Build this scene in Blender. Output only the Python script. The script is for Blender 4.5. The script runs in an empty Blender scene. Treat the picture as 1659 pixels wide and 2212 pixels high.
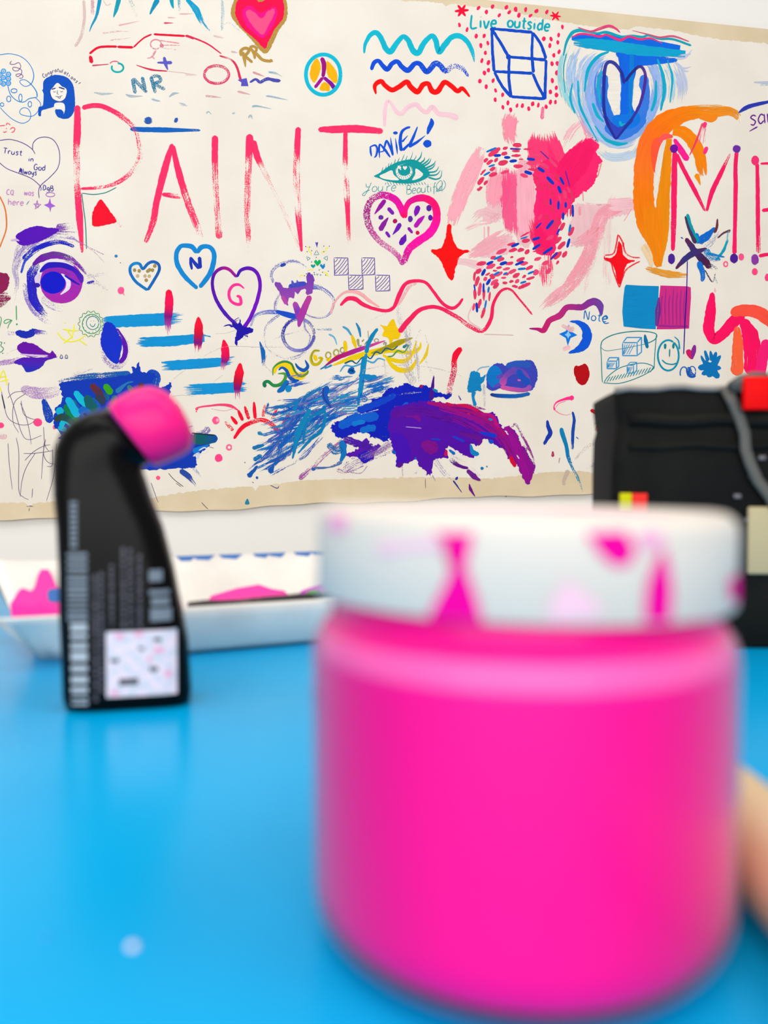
import bpy, bmesh, math, random
from mathutils import Vector, Matrix, noise
from mathutils.geometry import tessellate_polygon
random.seed(7)
SC = bpy.context.scene
COL = SC.collection
# ------------------------------------------------------------------ camera
F = 1800.0; PX0 = 829.5; PY0 = 1106.0        # focal length in pixels of the 1659x2212 frame
TABLE_Z = 0.75; EYE = 0.0873
CAM = Vector((0, 0, TABLE_Z + EYE))
PITCH = math.atan(46 / F)
cd = bpy.data.cameras.new('camera'); cam = bpy.data.objects.new('camera', cd); COL.objects.link(cam)
cam.location = CAM; cam.rotation_euler = (math.pi/2 - PITCH, 0, 0)
cd.sensor_fit = 'VERTICAL'; cd.sensor_height = 36; cd.lens = F / 2212 * 36
cd.clip_start = 0.01
cd.dof.use_dof = True; cd.dof.focus_distance = 1.93; cd.dof.aperture_fstop = cd.lens / 4.1
SC.camera = cam
# ------------------------------------------------------------------ light
W = bpy.data.worlds.new('world'); SC.world = W; W.use_nodes = True
W.node_tree.nodes['Background'].inputs[0].default_value = (1, 0.985, 0.965, 1)
W.node_tree.nodes['Background'].inputs[1].default_value = 0.5
def area(name, loc, target, sx, sy, power, col=(1, 1, 1)):
    l = bpy.data.lights.new(name, 'AREA'); l.shape = 'RECTANGLE'; l.size = sx; l.size_y = sy; l.energy = power; l.color = col
    o = bpy.data.objects.new(name, l); COL.objects.link(o); o.location = loc
    o.rotation_euler = (Vector(target) - Vector(loc)).to_track_quat('-Z', 'Y').to_euler(); return o
area('ceiling_lamp', (-0.5, 0.1, 2.9), (-0.2, 0.9, 0.8), 1.6, 1.2, 19, (1, .985, .96))
area('ceiling_lamp', (1.3, -0.2, 2.9), (0.4, 1.4, 0.9), 1.4, 1.2, 17, (1, .985, .96))
area('front_fill_light', (-0.25, -2.0, 1.5), (0.05, 0.2, 0.8), 3.2, 1.5, 60, (1, .985, .955))  # unseen soft fill added behind the camera to brighten the jar and bottle
vs = SC.view_settings
vs.view_transform = 'Standard'; vs.look = 'None'; vs.exposure = -0.08; vs.gamma = 1; vs.use_curve_mapping = False
SC.cycles.transparent_max_bounces = 96
# ------------------------------------------------------------------ helpers
def lin(h):
    if not isinstance(h, str): return h
    out = []
    for i in (0, 2, 4):
        c = int(h[i:i+2], 16) / 255
        out.append(c/12.92 if c <= .04045 else ((c+.055)/1.055)**2.4)
    return (*out, 1.0)
def mat(name, col, rough=.5, **kw):
    m = bpy.data.materials.new(name); m.use_nodes = True
    b = m.node_tree.nodes['Principled BSDF']
    b.inputs['Base Color'].default_value = lin(col); b.inputs['Roughness'].default_value = rough
    for k, v in kw.items(): b.inputs[k.replace('_', ' ')].default_value = v
    return m
def bump(m, scale, dist, strength=1.0, detail=3, mapscale=None):
    nt = m.node_tree; b = nt.nodes['Principled BSDF']
    tc = nt.nodes.new('ShaderNodeTexCoord'); n = nt.nodes.new('ShaderNodeTexNoise'); bp = nt.nodes.new('ShaderNodeBump')
    n.inputs['Scale'].default_value = scale; n.inputs['Detail'].default_value = detail
    bp.inputs['Distance'].default_value = dist; bp.inputs['Strength'].default_value = strength
    src = tc.outputs['Object']
    if mapscale:
        mp = nt.nodes.new('ShaderNodeMapping'); mp.inputs['Scale'].default_value = mapscale
        nt.links.new(src, mp.inputs[0]); src = mp.outputs[0]
    nt.links.new(src, n.inputs['Vector']); nt.links.new(n.outputs[0], bp.inputs['Height']); 
    prev = b.inputs['Normal'].links
    if prev: nt.links.new(prev[0].from_socket, bp.inputs['Normal'])
    nt.links.new(bp.outputs[0], b.inputs['Normal']); return m
def mottle(m, c1, c2, scale, lo=.4, hi=.6, mapscale=None):
    nt = m.node_tree; b = nt.nodes['Principled BSDF']
    tc = nt.nodes.new('ShaderNodeTexCoord'); n = nt.nodes.new('ShaderNodeTexNoise'); r = nt.nodes.new('ShaderNodeValToRGB')
    n.inputs['Scale'].default_value = scale; n.inputs['Detail'].default_value = 5
    r.color_ramp.elements[0].position = lo; r.color_ramp.elements[0].color = lin(c1)
    r.color_ramp.elements[1].position = hi; r.color_ramp.elements[1].color = lin(c2)
    src = tc.outputs['Object']
    if mapscale:
        mp = nt.nodes.new('ShaderNodeMapping'); mp.inputs['Scale'].default_value = mapscale
        nt.links.new(src, mp.inputs[0]); src = mp.outputs[0]
    nt.links.new(src, n.inputs['Vector']); nt.links.new(n.outputs[0], r.inputs[0]); nt.links.new(r.outputs[0], b.inputs['Base Color'])
    return m
def link(name, me, m=None, parent=None, smooth=False):
    o = bpy.data.objects.new(name, me); COL.objects.link(o)
    if m: me.materials.append(m)
    if smooth:
        for p in me.polygons: p.use_smooth = True
    if parent: o.parent = parent
    return o
def pyd(name, v, f, m=None, parent=None, smooth=False):
    me = bpy.data.meshes.new(name); me.from_pydata(v, [], f); me.update(); return link(name, me, m, parent, smooth)
def box(name, x0, x1, y0, y1, z0, z1, m, parent=None, bev=0, seg=3):
    bm = bmesh.new(); bmesh.ops.create_cube(bm, size=1)
    for v in bm.verts: v.co = Vector((x0+(v.co.x+.5)*(x1-x0), y0+(v.co.y+.5)*(y1-y0), z0+(v.co.z+.5)*(z1-z0)))
    if bev: bmesh.ops.bevel(bm, geom=bm.edges[:], offset=bev, segments=seg, affect='EDGES', profile=.5)
    me = bpy.data.meshes.new(name); bm.to_mesh(me); bm.free(); return link(name, me, m, parent, bool(bev))
def loft(name, rings, m, parent=None, cap=True, closed=True, smooth=True):
    n = len(rings[0]); v = [p for r in rings for p in r]; f = []
    for i in range(len(rings)-1):
        for j in range(n if closed else n-1):
            k = (j+1) % n; f.append((i*n+j, i*n+k, (i+1)*n+k, (i+1)*n+j))
    if cap: f += [tuple(range(n))[::-1], tuple((len(rings)-1)*n+j for j in range(n))]
    o = pyd(name, v, f, m, parent, smooth)
    bm = bmesh.new(); bm.from_mesh(o.data); bmesh.ops.recalc_face_normals(bm, faces=bm.faces); bm.to_mesh(o.data); bm.free()
    return o
def lathe(name, prof, m, parent=None, seg=96):
    return loft(name, [[(r*math.cos(2*math.pi*j/seg), r*math.sin(2*math.pi*j/seg), z) for j in range(seg)] for r, z in prof], m, parent)
def tag(o, label=None, cat=None, group=None, kind=None):
    for k, v in (('label', label), ('category', cat), ('group', group), ('kind', kind)):
        if v: o[k] = v
    return o
def empty(name, loc, rz=0, rx=0, ry=0):
    o = bpy.data.objects.new(name, None); COL.objects.link(o); o.location = loc; o.rotation_euler = (rx, ry, rz); o.empty_display_size = .02; return o
# ------------------------------------------------------------------ room
YAW = math.radians(12.2); WD = 1.92
WALL_O = Vector((0, WD + .012, 0))
m_wall = bump(mat('white_wall_paint', 'f4f1ec', .7), 60, .0006, .5)
m_floor = mottle(mat('grey_floor', 'b8b4ae', .5), 'aca8a2', 'c2beb8', 6)
w = box('wall_back', -3, 3, 0, .12, 0, 3.0, m_wall); w.location = WALL_O; w.rotation_euler = (0, 0, YAW); tag(w, kind='structure')
fl = box('floor', -3, 3, -2.2, 2.6, -.05, 0, m_floor); tag(fl, kind='structure')
# ------------------------------------------------------------------ banner geometry: local x along the sheet, local z up, local -y out of it
BO = Vector((0, WD, CAM.z)); U = Vector((math.cos(YAW), math.sin(YAW), 0)); NRM = Vector((math.sin(YAW), -math.cos(YAW), 0))
banner = empty('painted_banner', BO, YAW)
tag(banner, 'long white-primed brown paper banner covered in hand-painted doodles, letters and hearts, hung on the wall', 'banner')
cp, sp_ = math.cos(PITCH), math.sin(PITCH)
def on_banner(px, py):
    a = (px-PX0)/F; b = -(py-PY0)/F
    d = Vector((a, cp + b*sp_, -sp_ + b*cp))
    t = (BO-CAM).dot(NRM) / d.dot(NRM); p = CAM + d*t - BO
    return p.dot(U), p.z
def bulge(px, py):                              # how far the sheet stands off the wall plane
    b = 1050 + (830-px)*.04
    e = max(0, (py-b)/60.)
    g = .004*e*e*(1.1+.8*math.sin(px*.011)+.5*math.sin(px*.031+1))
    return g
ART = {}; BUF = None; LAYER = [0.0003]; T = [0, 0, 1]
CR = dict(A=(0,0,420), B=(400,0,420), C=(760,0,480), D=(1180,0,479), E=(0,220,420), G=(300,240,500), H=(760,220,300), I=(960,220,420),
          J=(1280,220,379), K=(0,460,360), L=(240,500,380), M=(540,500,460), N=(1140,580,519), O=(0,760,520), P=(380,760,480), Q=(760,760,480), R=(1100,780,300), X=(0,0,1659))
def V(k):                                       # which enlarged section of the sheet the next strokes are measured in
    x, y, w_ = CR[k]; T[:] = [x, y, w_/1659]
def tp(x, y): return T[0]+x*T[2], T[1]+y*T[2]
def D(name, label=None):
    global BUF
    BUF = dict(v=[], f=[], c=[], s=[], p=[], name=name, label=label); ART.setdefault('list', []).append(BUF)
def interp(a, t):
    if not isinstance(a, (list, tuple)): return a
    if len(a) == 1: return a[0]
    q = min(max(t, 0), 1)*(len(a)-1); i = min(int(q), len(a)-2); return a[i]+(a[i+1]-a[i])*(q-i)
def colat(c, t):
    if isinstance(c, str): return lin(c)
    q = min(max(t, 0), 1)*(len(c)-1); i = min(int(q), len(c)-2); a, b = lin(c[i]), lin(c[i+1]); return tuple(a[k]+(b[k]-a[k])*(q-i) for k in range(4))
def sat(c, k=1.05):
    g = .3*c[0]+.5*c[1]+.2*c[2]; return tuple(max(0, g+(q-g)*k) for q in c[:3])+(1.,)
PAPER = lin('ebe3d6')
def addv(px, py, c, st, pr):
    if pr[1] < .8:                               # thin washes: keep the mixed tint, with less see-through
        o2 = min(1, pr[1]+.32); c = tuple((pr[1]*c[q]+(o2-pr[1])*PAPER[q])/o2 for q in range(3))+(1.,); pr = (pr[0], o2, pr[2])
    a, b = on_banner(px, py); BUF['v'].append((a, -(LAYER[0]+bulge(px, py)), b)); BUF['c'].append(sat(c)); BUF['s'].append(st); BUF['p'].append(pr)
def catmull(P, step):
    if len(P) == 2: P = [P[0], ((P[0][0]+P[1][0])/2, (P[0][1]+P[1][1])/2), P[1]]
    Q = [(2*P[0][0]-P[1][0], 2*P[0][1]-P[1][1])]+P+[(2*P[-1][0]-P[-2][0], 2*P[-1][1]-P[-2][1])]
    out = []; par = []
    n = len(P)-1
    for i in range(n):
        p0, p1, p2, p3 = Q[i:i+4]; L = math.hypot(p2[0]-p1[0], p2[1]-p1[1]); k = max(2, min(40, int(L/step)+1))
        for j in range(k):
            t = j/k
            out.append(tuple(.5*(2*p1[a]+(p2[a]-p0[a])*t+(2*p0[a]-5*p1[a]+4*p2[a]-p3[a])*t*t+(3*p1[a]-p0[a]-3*p2[a]+p3[a])*t**3) for a in (0, 1))); par.append((i+t)/n)
    out.append(P[-1]); par.append(1.0); return out, par
def R0(): LAYER[0] = .0003
def s(pts, w, col, dry=0, op=1, grain=.5, rough=.06, straight=False, cap=True, fe=0, fend=0):
    """one brush stroke: a thin ribbon of paint lying on the sheet; fe thins the paint towards its sides, fend towards its ends"""
    P = [tp(pts[i], pts[i+1]) for i in range(0, len(pts), 2)]
    if straight:
        out, par = [], []; n = len(P)-1
        for i in range(n):
            L = math.hypot(P[i+1][0]-P[i][0], P[i+1][1]-P[i][1]); k = max(2, int(L/4))
            for j in range(k): out.append((P[i][0]+(P[i+1][0]-P[i][0])*j/k, P[i][1]+(P[i+1][1]-P[i][1])*j/k)); par.append((i+j/k)/n)
        out.append(P[-1]); par.append(1.)
    else: out, par = catmull(P, 3.0)
    if col == PK and isinstance(dry, list): dry = [q+.1 if q > .2 else q for q in dry]
    LAYER[0] += 1.3e-6
    n = len(out); seed = random.random()*900; acc = [0]
    for i in range(1, n): acc.append(acc[-1]+math.hypot(out[i][0]-out[i-1][0], out[i][1]-out[i-1][1]))
    tot = acc[-1]; base = len(BUF['v']); k = T[2]; X = (-1, -.75, 0, .75, 1) if fe else (-1, 1); m = len(X)
    for i in range(n):
        a = out[max(0, i-1)]; b = out[min(n-1, i+1)]; dx, dy = b[0]-a[0], b[1]-a[1]; L = math.hypot(dx, dy) or 1
        nx, ny = -dy/L, dx/L; hw = interp(w, par[i])*k/2; dr = interp(dry, par[i])
        if fend: q = min(acc[i], tot-acc[i])/(min(tot*.35, 30)+.01); dr += fend*max(0, 1-q)
        if cap:
            r = min(hw, tot*.45)+.01
            for q in (acc[i], tot-acc[i]):
                if q < r: hw *= math.sqrt(max(.04, 1-(1-q/r)**2))
        ja = 1+rough*2*noise.noise((acc[i]*.12, seed, 0)); jb = 1+rough*2*noise.noise((acc[i]*.12, seed, 9))
        c = colat(col, par[i])
        for u in X: h = hw*u*(jb if u < 0 else ja); addv(out[i][0]+nx*h, out[i][1]+ny*h, c, (acc[i]+seed, h+seed, seed), (dr+(fe if abs(u) == 1 else 0), interp(op, par[i]), grain))
    for i in range(n-1):
        for j in range(m-1): q = base+m*i+j; BUF['f'].append((q, q+1, q+m+1, q+m))
def f(pts, col, dry=0, op=1, grain=.5, rough=.8, ang=0, smooth=True, col2=None, axis=(0, 1)):
    """a filled area of paint with a slightly ragged outline; rough is in pixels of the whole frame"""
    P = [tp(pts[i], pts[i+1]) for i in range(0, len(pts), 2)]
    if smooth:
        n = len(P); out = []
        for i in range(n):
            p0, p1, p2, p3 = P[i-1], P[i], P[(i+1) % n], P[(i+2) % n]; k = max(2, min(14, int(math.hypot(p2[0]-p1[0], p2[1]-p1[1])/3)))
            for j in range(k):
                t = j/k; out.append(tuple(.5*(2*p1[a]+(p2[a]-p0[a])*t+(2*p0[a]-5*p1[a]+4*p2[a]-p3[a])*t*t+(3*p1[a]-p0[a]-3*p2[a]+p3[a])*t**3) for a in (0, 1)))
    else: out = P
    LAYER[0] += 1.3e-6; seed = random.random()*900
    out = [(x+rough*2*noise.noise((x*.3, y*.3, seed)), y+rough*2*noise.noise((x*.3, y*.3, seed+5))) for x, y in out]
    base = len(BUF['v']); ca, sa = math.cos(ang), math.sin(ang)
    xs = [x*axis[0]+y*axis[1] for x, y in out]; lo, hi = min(xs), max(xs)
    for x, y in out:
        c = lin(col)
        if col2: t = (x*axis[0]+y*axis[1]-lo)/(hi-lo+1e-6); c2 = lin(col2); c = tuple(c[q]+(c2[q]-c[q])*t for q in range(4))
        addv(x, y, c, (x*ca+y*sa+seed, -x*sa+y*ca+seed, seed), (dry, op, grain))
    for t in tessellate_polygon([[Vector((x, y, 0)) for x, y in out]]): BUF['f'].append(tuple(base+q for q in t))
def d(x, y, rx, ry, col, ang=0, **kw):
    ca, sa = math.cos(ang), math.sin(ang); n = 12 if max(rx, ry)*T[2] < 12 else 28
    kw.setdefault('rough', min(.5, .06*max(rx, ry)*T[2]))
    pts = []
    for i in range(n):
        a = 2*math.pi*i/n; u, v = rx*math.cos(a), ry*math.sin(a); pts += [x+u*ca-v*sa, y+u*sa+v*ca]
    f(pts, col, smooth=False, **kw)
def e(x, y, rx, ry, w, col, a0=0, a1=360, **kw):
    n = max(8, int(abs(a1-a0)/20)); pts = []
    for i in range(n+1):
        a = math.radians(a0+(a1-a0)*i/n); pts += [x+rx*math.cos(a), y+ry*math.sin(a)]
    s(pts, w, col, **kw)
def heart(x, y, r, col, **kw):
    f([x, y+r, x-.6*r, y+.35*r, x-r, y-.25*r, x-.75*r, y-.8*r, x-.3*r, y-.8*r, x, y-.4*r, x+.35*r, y-.85*r, x+.8*r, y-.75*r, x+r, y-.2*r, x+.55*r, y+.4*r], col, **kw)
# single-stroke handwriting, each glyph in a box 1 high (x-height .6), y up from the baseline
GL = {
 'L': (.55, ['0,1 0,0 .5,.02']), 'i': (.3, ['.1,.6 .12,0', '.1,.85 .11,.82']), 'v': (.5, ['0,.6 .2,0 .45,.6']), 'e': (.5, ['.05,.32 .4,.36 .35,.58 .15,.58 .02,.3 .15,.02 .42,.1']),
 'o': (.5, ['.25,.6 .03,.4 .08,.05 .35,.03 .45,.35 .25,.6']), 'u': (.5, ['.02,.6 .04,.1 .25,.02 .4,.2 .4,.6', '.4,.6 .42,0']), 't': (.4, ['.18,.95 .18,.1 .35,.02', '0,.62 .38,.64']),
 's': (.42, ['.38,.52 .2,.62 .05,.48 .32,.22 .2,0 .02,.08']), 'd': (.5, ['.4,.5 .2,.6 .03,.3 .15,.02 .38,.2', '.4,1 .4,0']), 'Y': (.6, ['0,.9 .15,.5 .4,.55', '.5,1 .3,.2 .05,-.4 -.15,-.3 .1,0 .5,.2']),
 'r': (.4, ['.03,.6 .06,0', '.06,.4 .2,.6 .36,.56']), "'": (.2, ['.1,.95 .06,.7']), 'B': (.6, ['.05,1 .05,0', '.05,.98 .4,.9 .35,.55 .05,.52 .5,.45 .48,.05 .05,0']),
 'a': (.5, ['.38,.5 .2,.6 .03,.3 .15,.02 .38,.2', '.4,.6 .42,0']), 'f': (.4, ['.38,.95 .2,.95 .16,.5 .16,-.3', '0,.5 .36,.55']), 'l': (.25, ['.1,1 .1,.05 .2,0']),
 'C': (.6, ['.5,.85 .25,1 .03,.6 .1,.1 .35,0 .52,.15']), 'n': (.5, ['.03,.6 .05,0', '.05,.4 .22,.6 .38,.45 .4,0']), 'g': (.5, ['.38,.5 .2,.6 .03,.35 .15,.1 .38,.3', '.4,.6 .4,-.25 .2,-.38 .02,-.25']),
 '!': (.25, ['.12,1 .1,.3', '.1,.05 .11,.0']), 'T': (.55, ['0,1 .55,.96', '.28,.98 .26,0']), 'G': (.6, ['.5,.85 .25,1 .03,.6 .1,.1 .35,0 .5,.2 .5,.45 .3,.45']), 'A': (.55, ['0,0 .25,1 .5,0', '.1,.4 .42,.4']),
 'w': (.65, ['0,.6 .14,0 .3,.5 .44,0 .6,.6']), 'y': (.5, ['.02,.6 .08,.2 .3,.15 .4,.6', '.42,.6 .35,-.2 .1,-.4']), 'D': (.6, ['.05,1 .05,0', '.02,1 .4,.85 .45,.25 .05,0']), 'Q': (.65, ['.3,1 .05,.7 .08,.2 .35,.0 .52,.4 .45,.85 .3,1', '.35,.3 .6,-.1']),
 'h': (.5, ['.03,1 .05,0', '.05,.4 .22,.6 .38,.45 .4,0']), 'N': (.6, ['.03,0 .05,1 .45,.05 .48,1']), 'c': (.45, ['.38,.5 .2,.6 .03,.3 .15,.02 .38,.1']), 'k': (.45, ['.05,1 .05,0', '.38,.6 .07,.28 .4,0']), 'E': (.5, ['.45,1 .05,.98 .05,0 .48,.02', '.05,.52 .4,.54']), 'R': (.55, ['.05,1 .05,0', '.05,.98 .42,.9 .38,.55 .05,.5 .48,0']),
 ' ': (.4, [])}
def t(txt, x, y, h, w, col, ang=0, slant=0, sp=1.12, sx=1, path=None, **kw):
    """handwriting: x,y is the baseline start"""
    cur = 0
    for ch in txt:
        adv, strokes = GL[ch]
        if path: q = path(cur/ max(1e-6, sum(GL[c][0]*h*sx*sp for c in txt))); ox, oy, an = q
        else: ox, oy, an = x+cur*math.cos(ang), y+cur*math.sin(ang), ang
        for st in strokes:
            pts = []
            for pr in st.split():
                a, b = map(float, pr.split(',')); a = (a+slant*b)*h*sx; b = -b*h
                pts += [ox+a*math.cos(an)-b*math.sin(an), oy+a*math.sin(an)+b*math.cos(an)]
            s(pts, w, col, **kw)
        cur += adv*h*sx*sp
# paint material: colour, dryness and thickness come from the stroke itself
m_paint = bpy.data.materials.new('acrylic_paint'); m_paint.use_nodes = True
nt = m_paint.node_tree; N = nt.nodes; Lk = nt.links; bs = N['Principled BSDF']; bs.inputs['Roughness'].default_value = .6; bs.inputs['Specular IOR Level'].default_value = .12
def att(nm): q = N.new('ShaderNodeAttribute'); q.attribute_name = nm; return q
def mth(op, a, b=None, c=None, clamp=False):
    q = N.new('ShaderNodeMath'); q.operation = op; q.use_clamp = clamp
    for i, v in enumerate((a, b, c)):
        if v is None: continue
        if isinstance(v, (int, float)): q.inputs[i].default_value = v
        else: Lk.new(v, q.inputs[i])
    return q.outputs[0]
ac, as_, ap = att('pcol'), att('pst'), att('ppr')
def nz(scale, detail=2):
    mp = N.new('ShaderNodeMapping'); mp.inputs['Scale'].default_value = scale; Lk.new(as_.outputs['Vector'], mp.inputs[0])
    n = N.new('ShaderNodeTexNoise'); n.inputs['Scale'].default_value = 1; n.inputs['Detail'].default_value = detail; Lk.new(mp.outputs[0], n.inputs['Vector']); return n.outputs[0]
streak = nz((.018, .45, 1), 3); grain_ = nz((.55, .55, 1), 3); broad = nz((.03, .05, 1), 2)
sx = N.new('ShaderNodeSeparateXYZ'); Lk.new(ap.outputs['Vector'], sx.inputs[0])
mixn = mth('ADD', mth('MULTIPLY', streak, mth('SUBTRACT', 1, sx.outputs[2])), mth('MULTIPLY', grain_, sx.outputs[2]))
mixn = mth('ADD', mth('MULTIPLY', mixn, .8), mth('MULTIPLY', broad, .2))
thr = mth('MULTIPLY_ADD', sx.outputs[0], .44, .285)
alpha = mth('MULTIPLY', mth('MULTIPLY_ADD', mth('SUBTRACT', mixn, thr), 14, .5, clamp=True), sx.outputs[1], clamp=True)
dens = mth('MULTIPLY_ADD', mth('ADD', mth('MULTIPLY', streak, .7), mth('MULTIPLY', broad, .3)), .5, .77)
mx = N.new('ShaderNodeVectorMath'); mx.operation = 'SCALE'; Lk.new(ac.outputs['Color'], mx.inputs[0]); Lk.new(dens, mx.inputs['Scale'])
Lk.new(mx.outputs[0], bs.inputs['Base Color']); Lk.new(alpha, bs.inputs['Alpha'])
def flush():
    for B in ART['list']:
        if not B['f']: continue
        me = bpy.data.meshes.new(B['name']); me.from_pydata(B['v'], [], B['f']); me.update()
        a = me.attributes.new('pcol', 'FLOAT_COLOR', 'POINT'); a.data.foreach_set('color', [q for c in B['c'] for q in c])
        a = me.attributes.new('pst', 'FLOAT_VECTOR', 'POINT'); a.data.foreach_set('vector', [q for c in B['s'] for q in c])
        a = me.attributes.new('ppr', 'FLOAT_VECTOR', 'POINT'); a.data.foreach_set('vector', [q for c in B['p'] for q in c])
        o = link(B['name'], me, m_paint, banner)
        if B['label']: o['label'] = B['label']
# the sheet itself: brown paper, then its white primer coat
m_kraft = bump(bump(mottle(mat('brown_paper', 'dfccaa', .75), 'dac6a2', 'e4d2b2', 10, .3, .7), 700, .0003, .6), 9, .004, .5, 2, (1, 1, .6))
def grid_sheet(name, top, bot, xs, rows, m, th=None, lift=0, yfun=None):
    v = []; fc = []
    for i, x in enumerate(xs):
        for j in range(rows+1):
            yt, yb = top(x), bot(x); y = yt+(yb-yt)*(j/rows if not yfun else yfun(j/rows)); a, b = on_banner(x, y); v.append((a, -(lift+bulge(x, y)), b))
    n = rows+1
    for i in range(len(xs)-1):
        for j in range(rows): q = i*n+j; fc.append((q, q+1, q+n+1, q+n))
    o = pyd(name, v, fc, m, banner, True)
    if th: sm = o.modifiers.new('thickness', 'SOLIDIFY'); sm.thickness = th; sm.offset = 1
    return o
def pl(P):
    def g(x):
        if x <= P[0][0]: return P[0][1]
        for (a, b), (c, d_) in zip(P, P[1:]):
            if x <= c: return b+(d_-b)*(x-a)/(c-a)
        return P[-1][1]
    return g
top_e = pl([(-900, -150), (0, -75), (600, -38), (1050, 0), (1180, 13), (1659, 63), (2500, 150)])
bot_e0 = pl([(-900, 1160), (0, 1123), (130, 1115), (330, 1105), (520, 1098), (690, 1088), (1100, 1072), (1350, 1062), (2500, 1015)])
bot_e = lambda x: bot_e0(x)+2.2*math.sin(x*.017)+1.2*math.sin(x*.05+1)
XS = [-900+i*12 for i in range(int(3400/12)+1)]
grid_sheet('paper_sheet', top_e, bot_e, XS, 60, m_kraft)
prim_t = pl([(-900, -149), (0, -70), (600, -30), (860, -4), (873, 3), (920, 3), (958, 8), (963, 15), (975, 8), (1020, 14), (1090, 20), (1150, 36), (1240, 52), (1300, 60), (1360, 64), (1370, 56), (1400, 60), (1450, 65), (1500, 76), (1560, 86), (1659, 94), (2500, 190)])
prim_b = pl([(-900, 1122), (0, 1086), (55, 1086), (65, 1096), (75, 1086), (130, 1083), (300, 1077), (330, 1075), (410, 1062), (470, 1056), (545, 1050), (552, 1062), (558, 1050), (600, 1045), (650, 1038), (700, 1036), (900, 1031), (1000, 1032), (1060, 1034), (1100, 1030), (1180, 1020), (1260, 1018), (1300, 1026), (1328, 1028), (1331, 1041), (1360, 1040), (2500, 985)])
m_prim = bump(bump(mottle(mat('white_primer', 'efe8dc', .85, Specular_IOR_Level=.2), 'ebe3d6', 'f1eadf', 7, .35, .65), 900, .00025, .8), 5, .012, .35, 2, (1, 1, .5))
XP = [-900+i*4 for i in range(851)]
nj = lambda x, k: 3.2*noise.noise((x*.11, k, 0))+2.2*noise.noise((x*.4, k, 3))
grid_sheet('white_primer_coat', lambda x: prim_t(x)+nj(x, 1), lambda x: prim_b(x)+nj(x, 7), XP, 40, m_prim, lift=.00015)['label'] = 'cream white primer coat with ragged edges'
# ================================================================== the drawings
CRM = 'ece6dc'; PK = 'fb3868'
D('painted_strokes', 'teal brush strokes running off the top edge'); V('A')
s([715,0,720,150,695,300,640,400],26,'d8a8b0',.4,.45); s([790,-20,792,130],30,'c86090',.55,.6); s([855,-20,825,130,782,220,762,275],[34,24,14,4],'1e90b8',.25)
s([1018,-20,992,80,968,150],[40,34,8],'0a98b0',.1); s([1105,-10,1140,70,1165,140],[22,34,18],'4aa8b8',.5,.6); s([1350,-10,1310,60,1278,125],[50,32,12],'1a8ab0',.3)
s([1460,-20,1470,40,1480,75],[40,26,8],'1e98b0'); s([1525,-10,1532,95],[22,18],'5aaac0',.5); s([880,0,910,45,950,30],8,'d8b8c0',.3,.6)
V('B'); s([10,-10,90,80,150,200,215,275],[30,54,46,14],'1e9cc8',[.1,.2,.5,.8],grain=.2); s([315,-10,320,130,310,262],[18,28,22],'6ab0c8',.5,.7); s([330,205,380,200,470,270],[8,14,20],'b0c8e0',.5,.4)
D('painted_car', 'red outline drawing of a car'); V('A')
C1 = 'e01838'
s([762,460,830,410,900,398,1000,398],20,C1); s([1000,400,1138,405],22,C1); s([1138,405,1220,330,1295,292],14,C1); s([1310,293,1580,308],18,C1); s([768,475,785,540],[28,36],C1); s([785,560,850,555,930,548],[16,10,8],'c84868',.3)
s([1160,555,1290,595,1430,608],[6,16,10],'d03050'); s([1430,608,1540,620,1659,635],4,'d0a0a8'); s([1585,303,1659,330],20,C1)
V('B'); s([0,305,60,320,190,375,310,460],[22,14,14,10],'d83058',.2); s([290,475,390,510,440,570,475,690],[12,18,20,24],'d83058',.35,grain=.1)
e(268,637,104,76,24,'d84068',-80,290,dry=.45); V('A'); e(1003,578,50,38,16,'0aa8a8',-90,210); e(980,545,40,22,10,'e06080',180,330,dry=.3)
e(1330,378,46,40,10,'e07890',0,360,dry=.45); s([1330,425,1300,480,1255,500],[18,14,8],'e07890',.4); s([1300,485,1320,505],8,'e07890',.4); s([1365,345,1530,370],10,'e88898',.4); s([1370,375,1390,410],34,'d85870',.5); s([1380,382,1535,388],[14,4],'e08090',.5); s([1390,410,1510,425],10,'e8a0a8',.5)
for q in ([1010,218,1190,180],[870,285,1000,268,1100,270],[935,345,1120,322],[1430,150,1500,152],[1530,120,1659,118]): s(q,[14,10,2],'e08898',.4,.6)
s([1398,197,1480,197],[18,4],'d85070',.2)
D('painted_cross', 'small purple cross on the car'); s([1400,485,1412,540,1432,600],[22,34,8],'5a5ac0'); s([1340,535,1470,535],[14,32],'5a5ac0')
D('painted_initials', 'blue-grey initials NR')
for q in ([1130,670,1155,800],[1135,668,1255,790],[1212,655,1240,770],[1287,650,1325,795],[1285,655,1350,650,1368,690,1300,720],[1310,712,1410,765]): s(q,30,'2a7a9e',.42,grain=.9)
D('painted_dashes', 'faint blue and pink speed dashes')
for q in ([800,790,870,800,970,798],[1070,805,1120,822,1220,820],[1290,845,1370,865],[1440,830,1480,800,1530,795],[1525,880,1600,905]): s(q,[10,24,4],'6a9cc0',.4,.6,grain=.2)
V('B')
for q,c in (([390,440,450,450],'c8a0b0'),([575,615,680,655],'c86080'),([710,615,770,625,830,655],'4a98c0'),([445,780,560,808],'d08098'),([170,818,310,832],'d07888'),([690,820,760,830,880,855],'4a98c0'),([570,912,610,905,740,930],'3a98b8'),([180,970,200,955,225,980],'7aaac0'),([400,970,430,962],'8ab0c0'),([540,1010,560,985,575,1020],'6a90a0'),([240,305,330,325],'d8b0b8'),([0,635,110,640],'d8b8b8')): s(q,[18,16,2],c,.35,.7,grain=.2)
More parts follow.
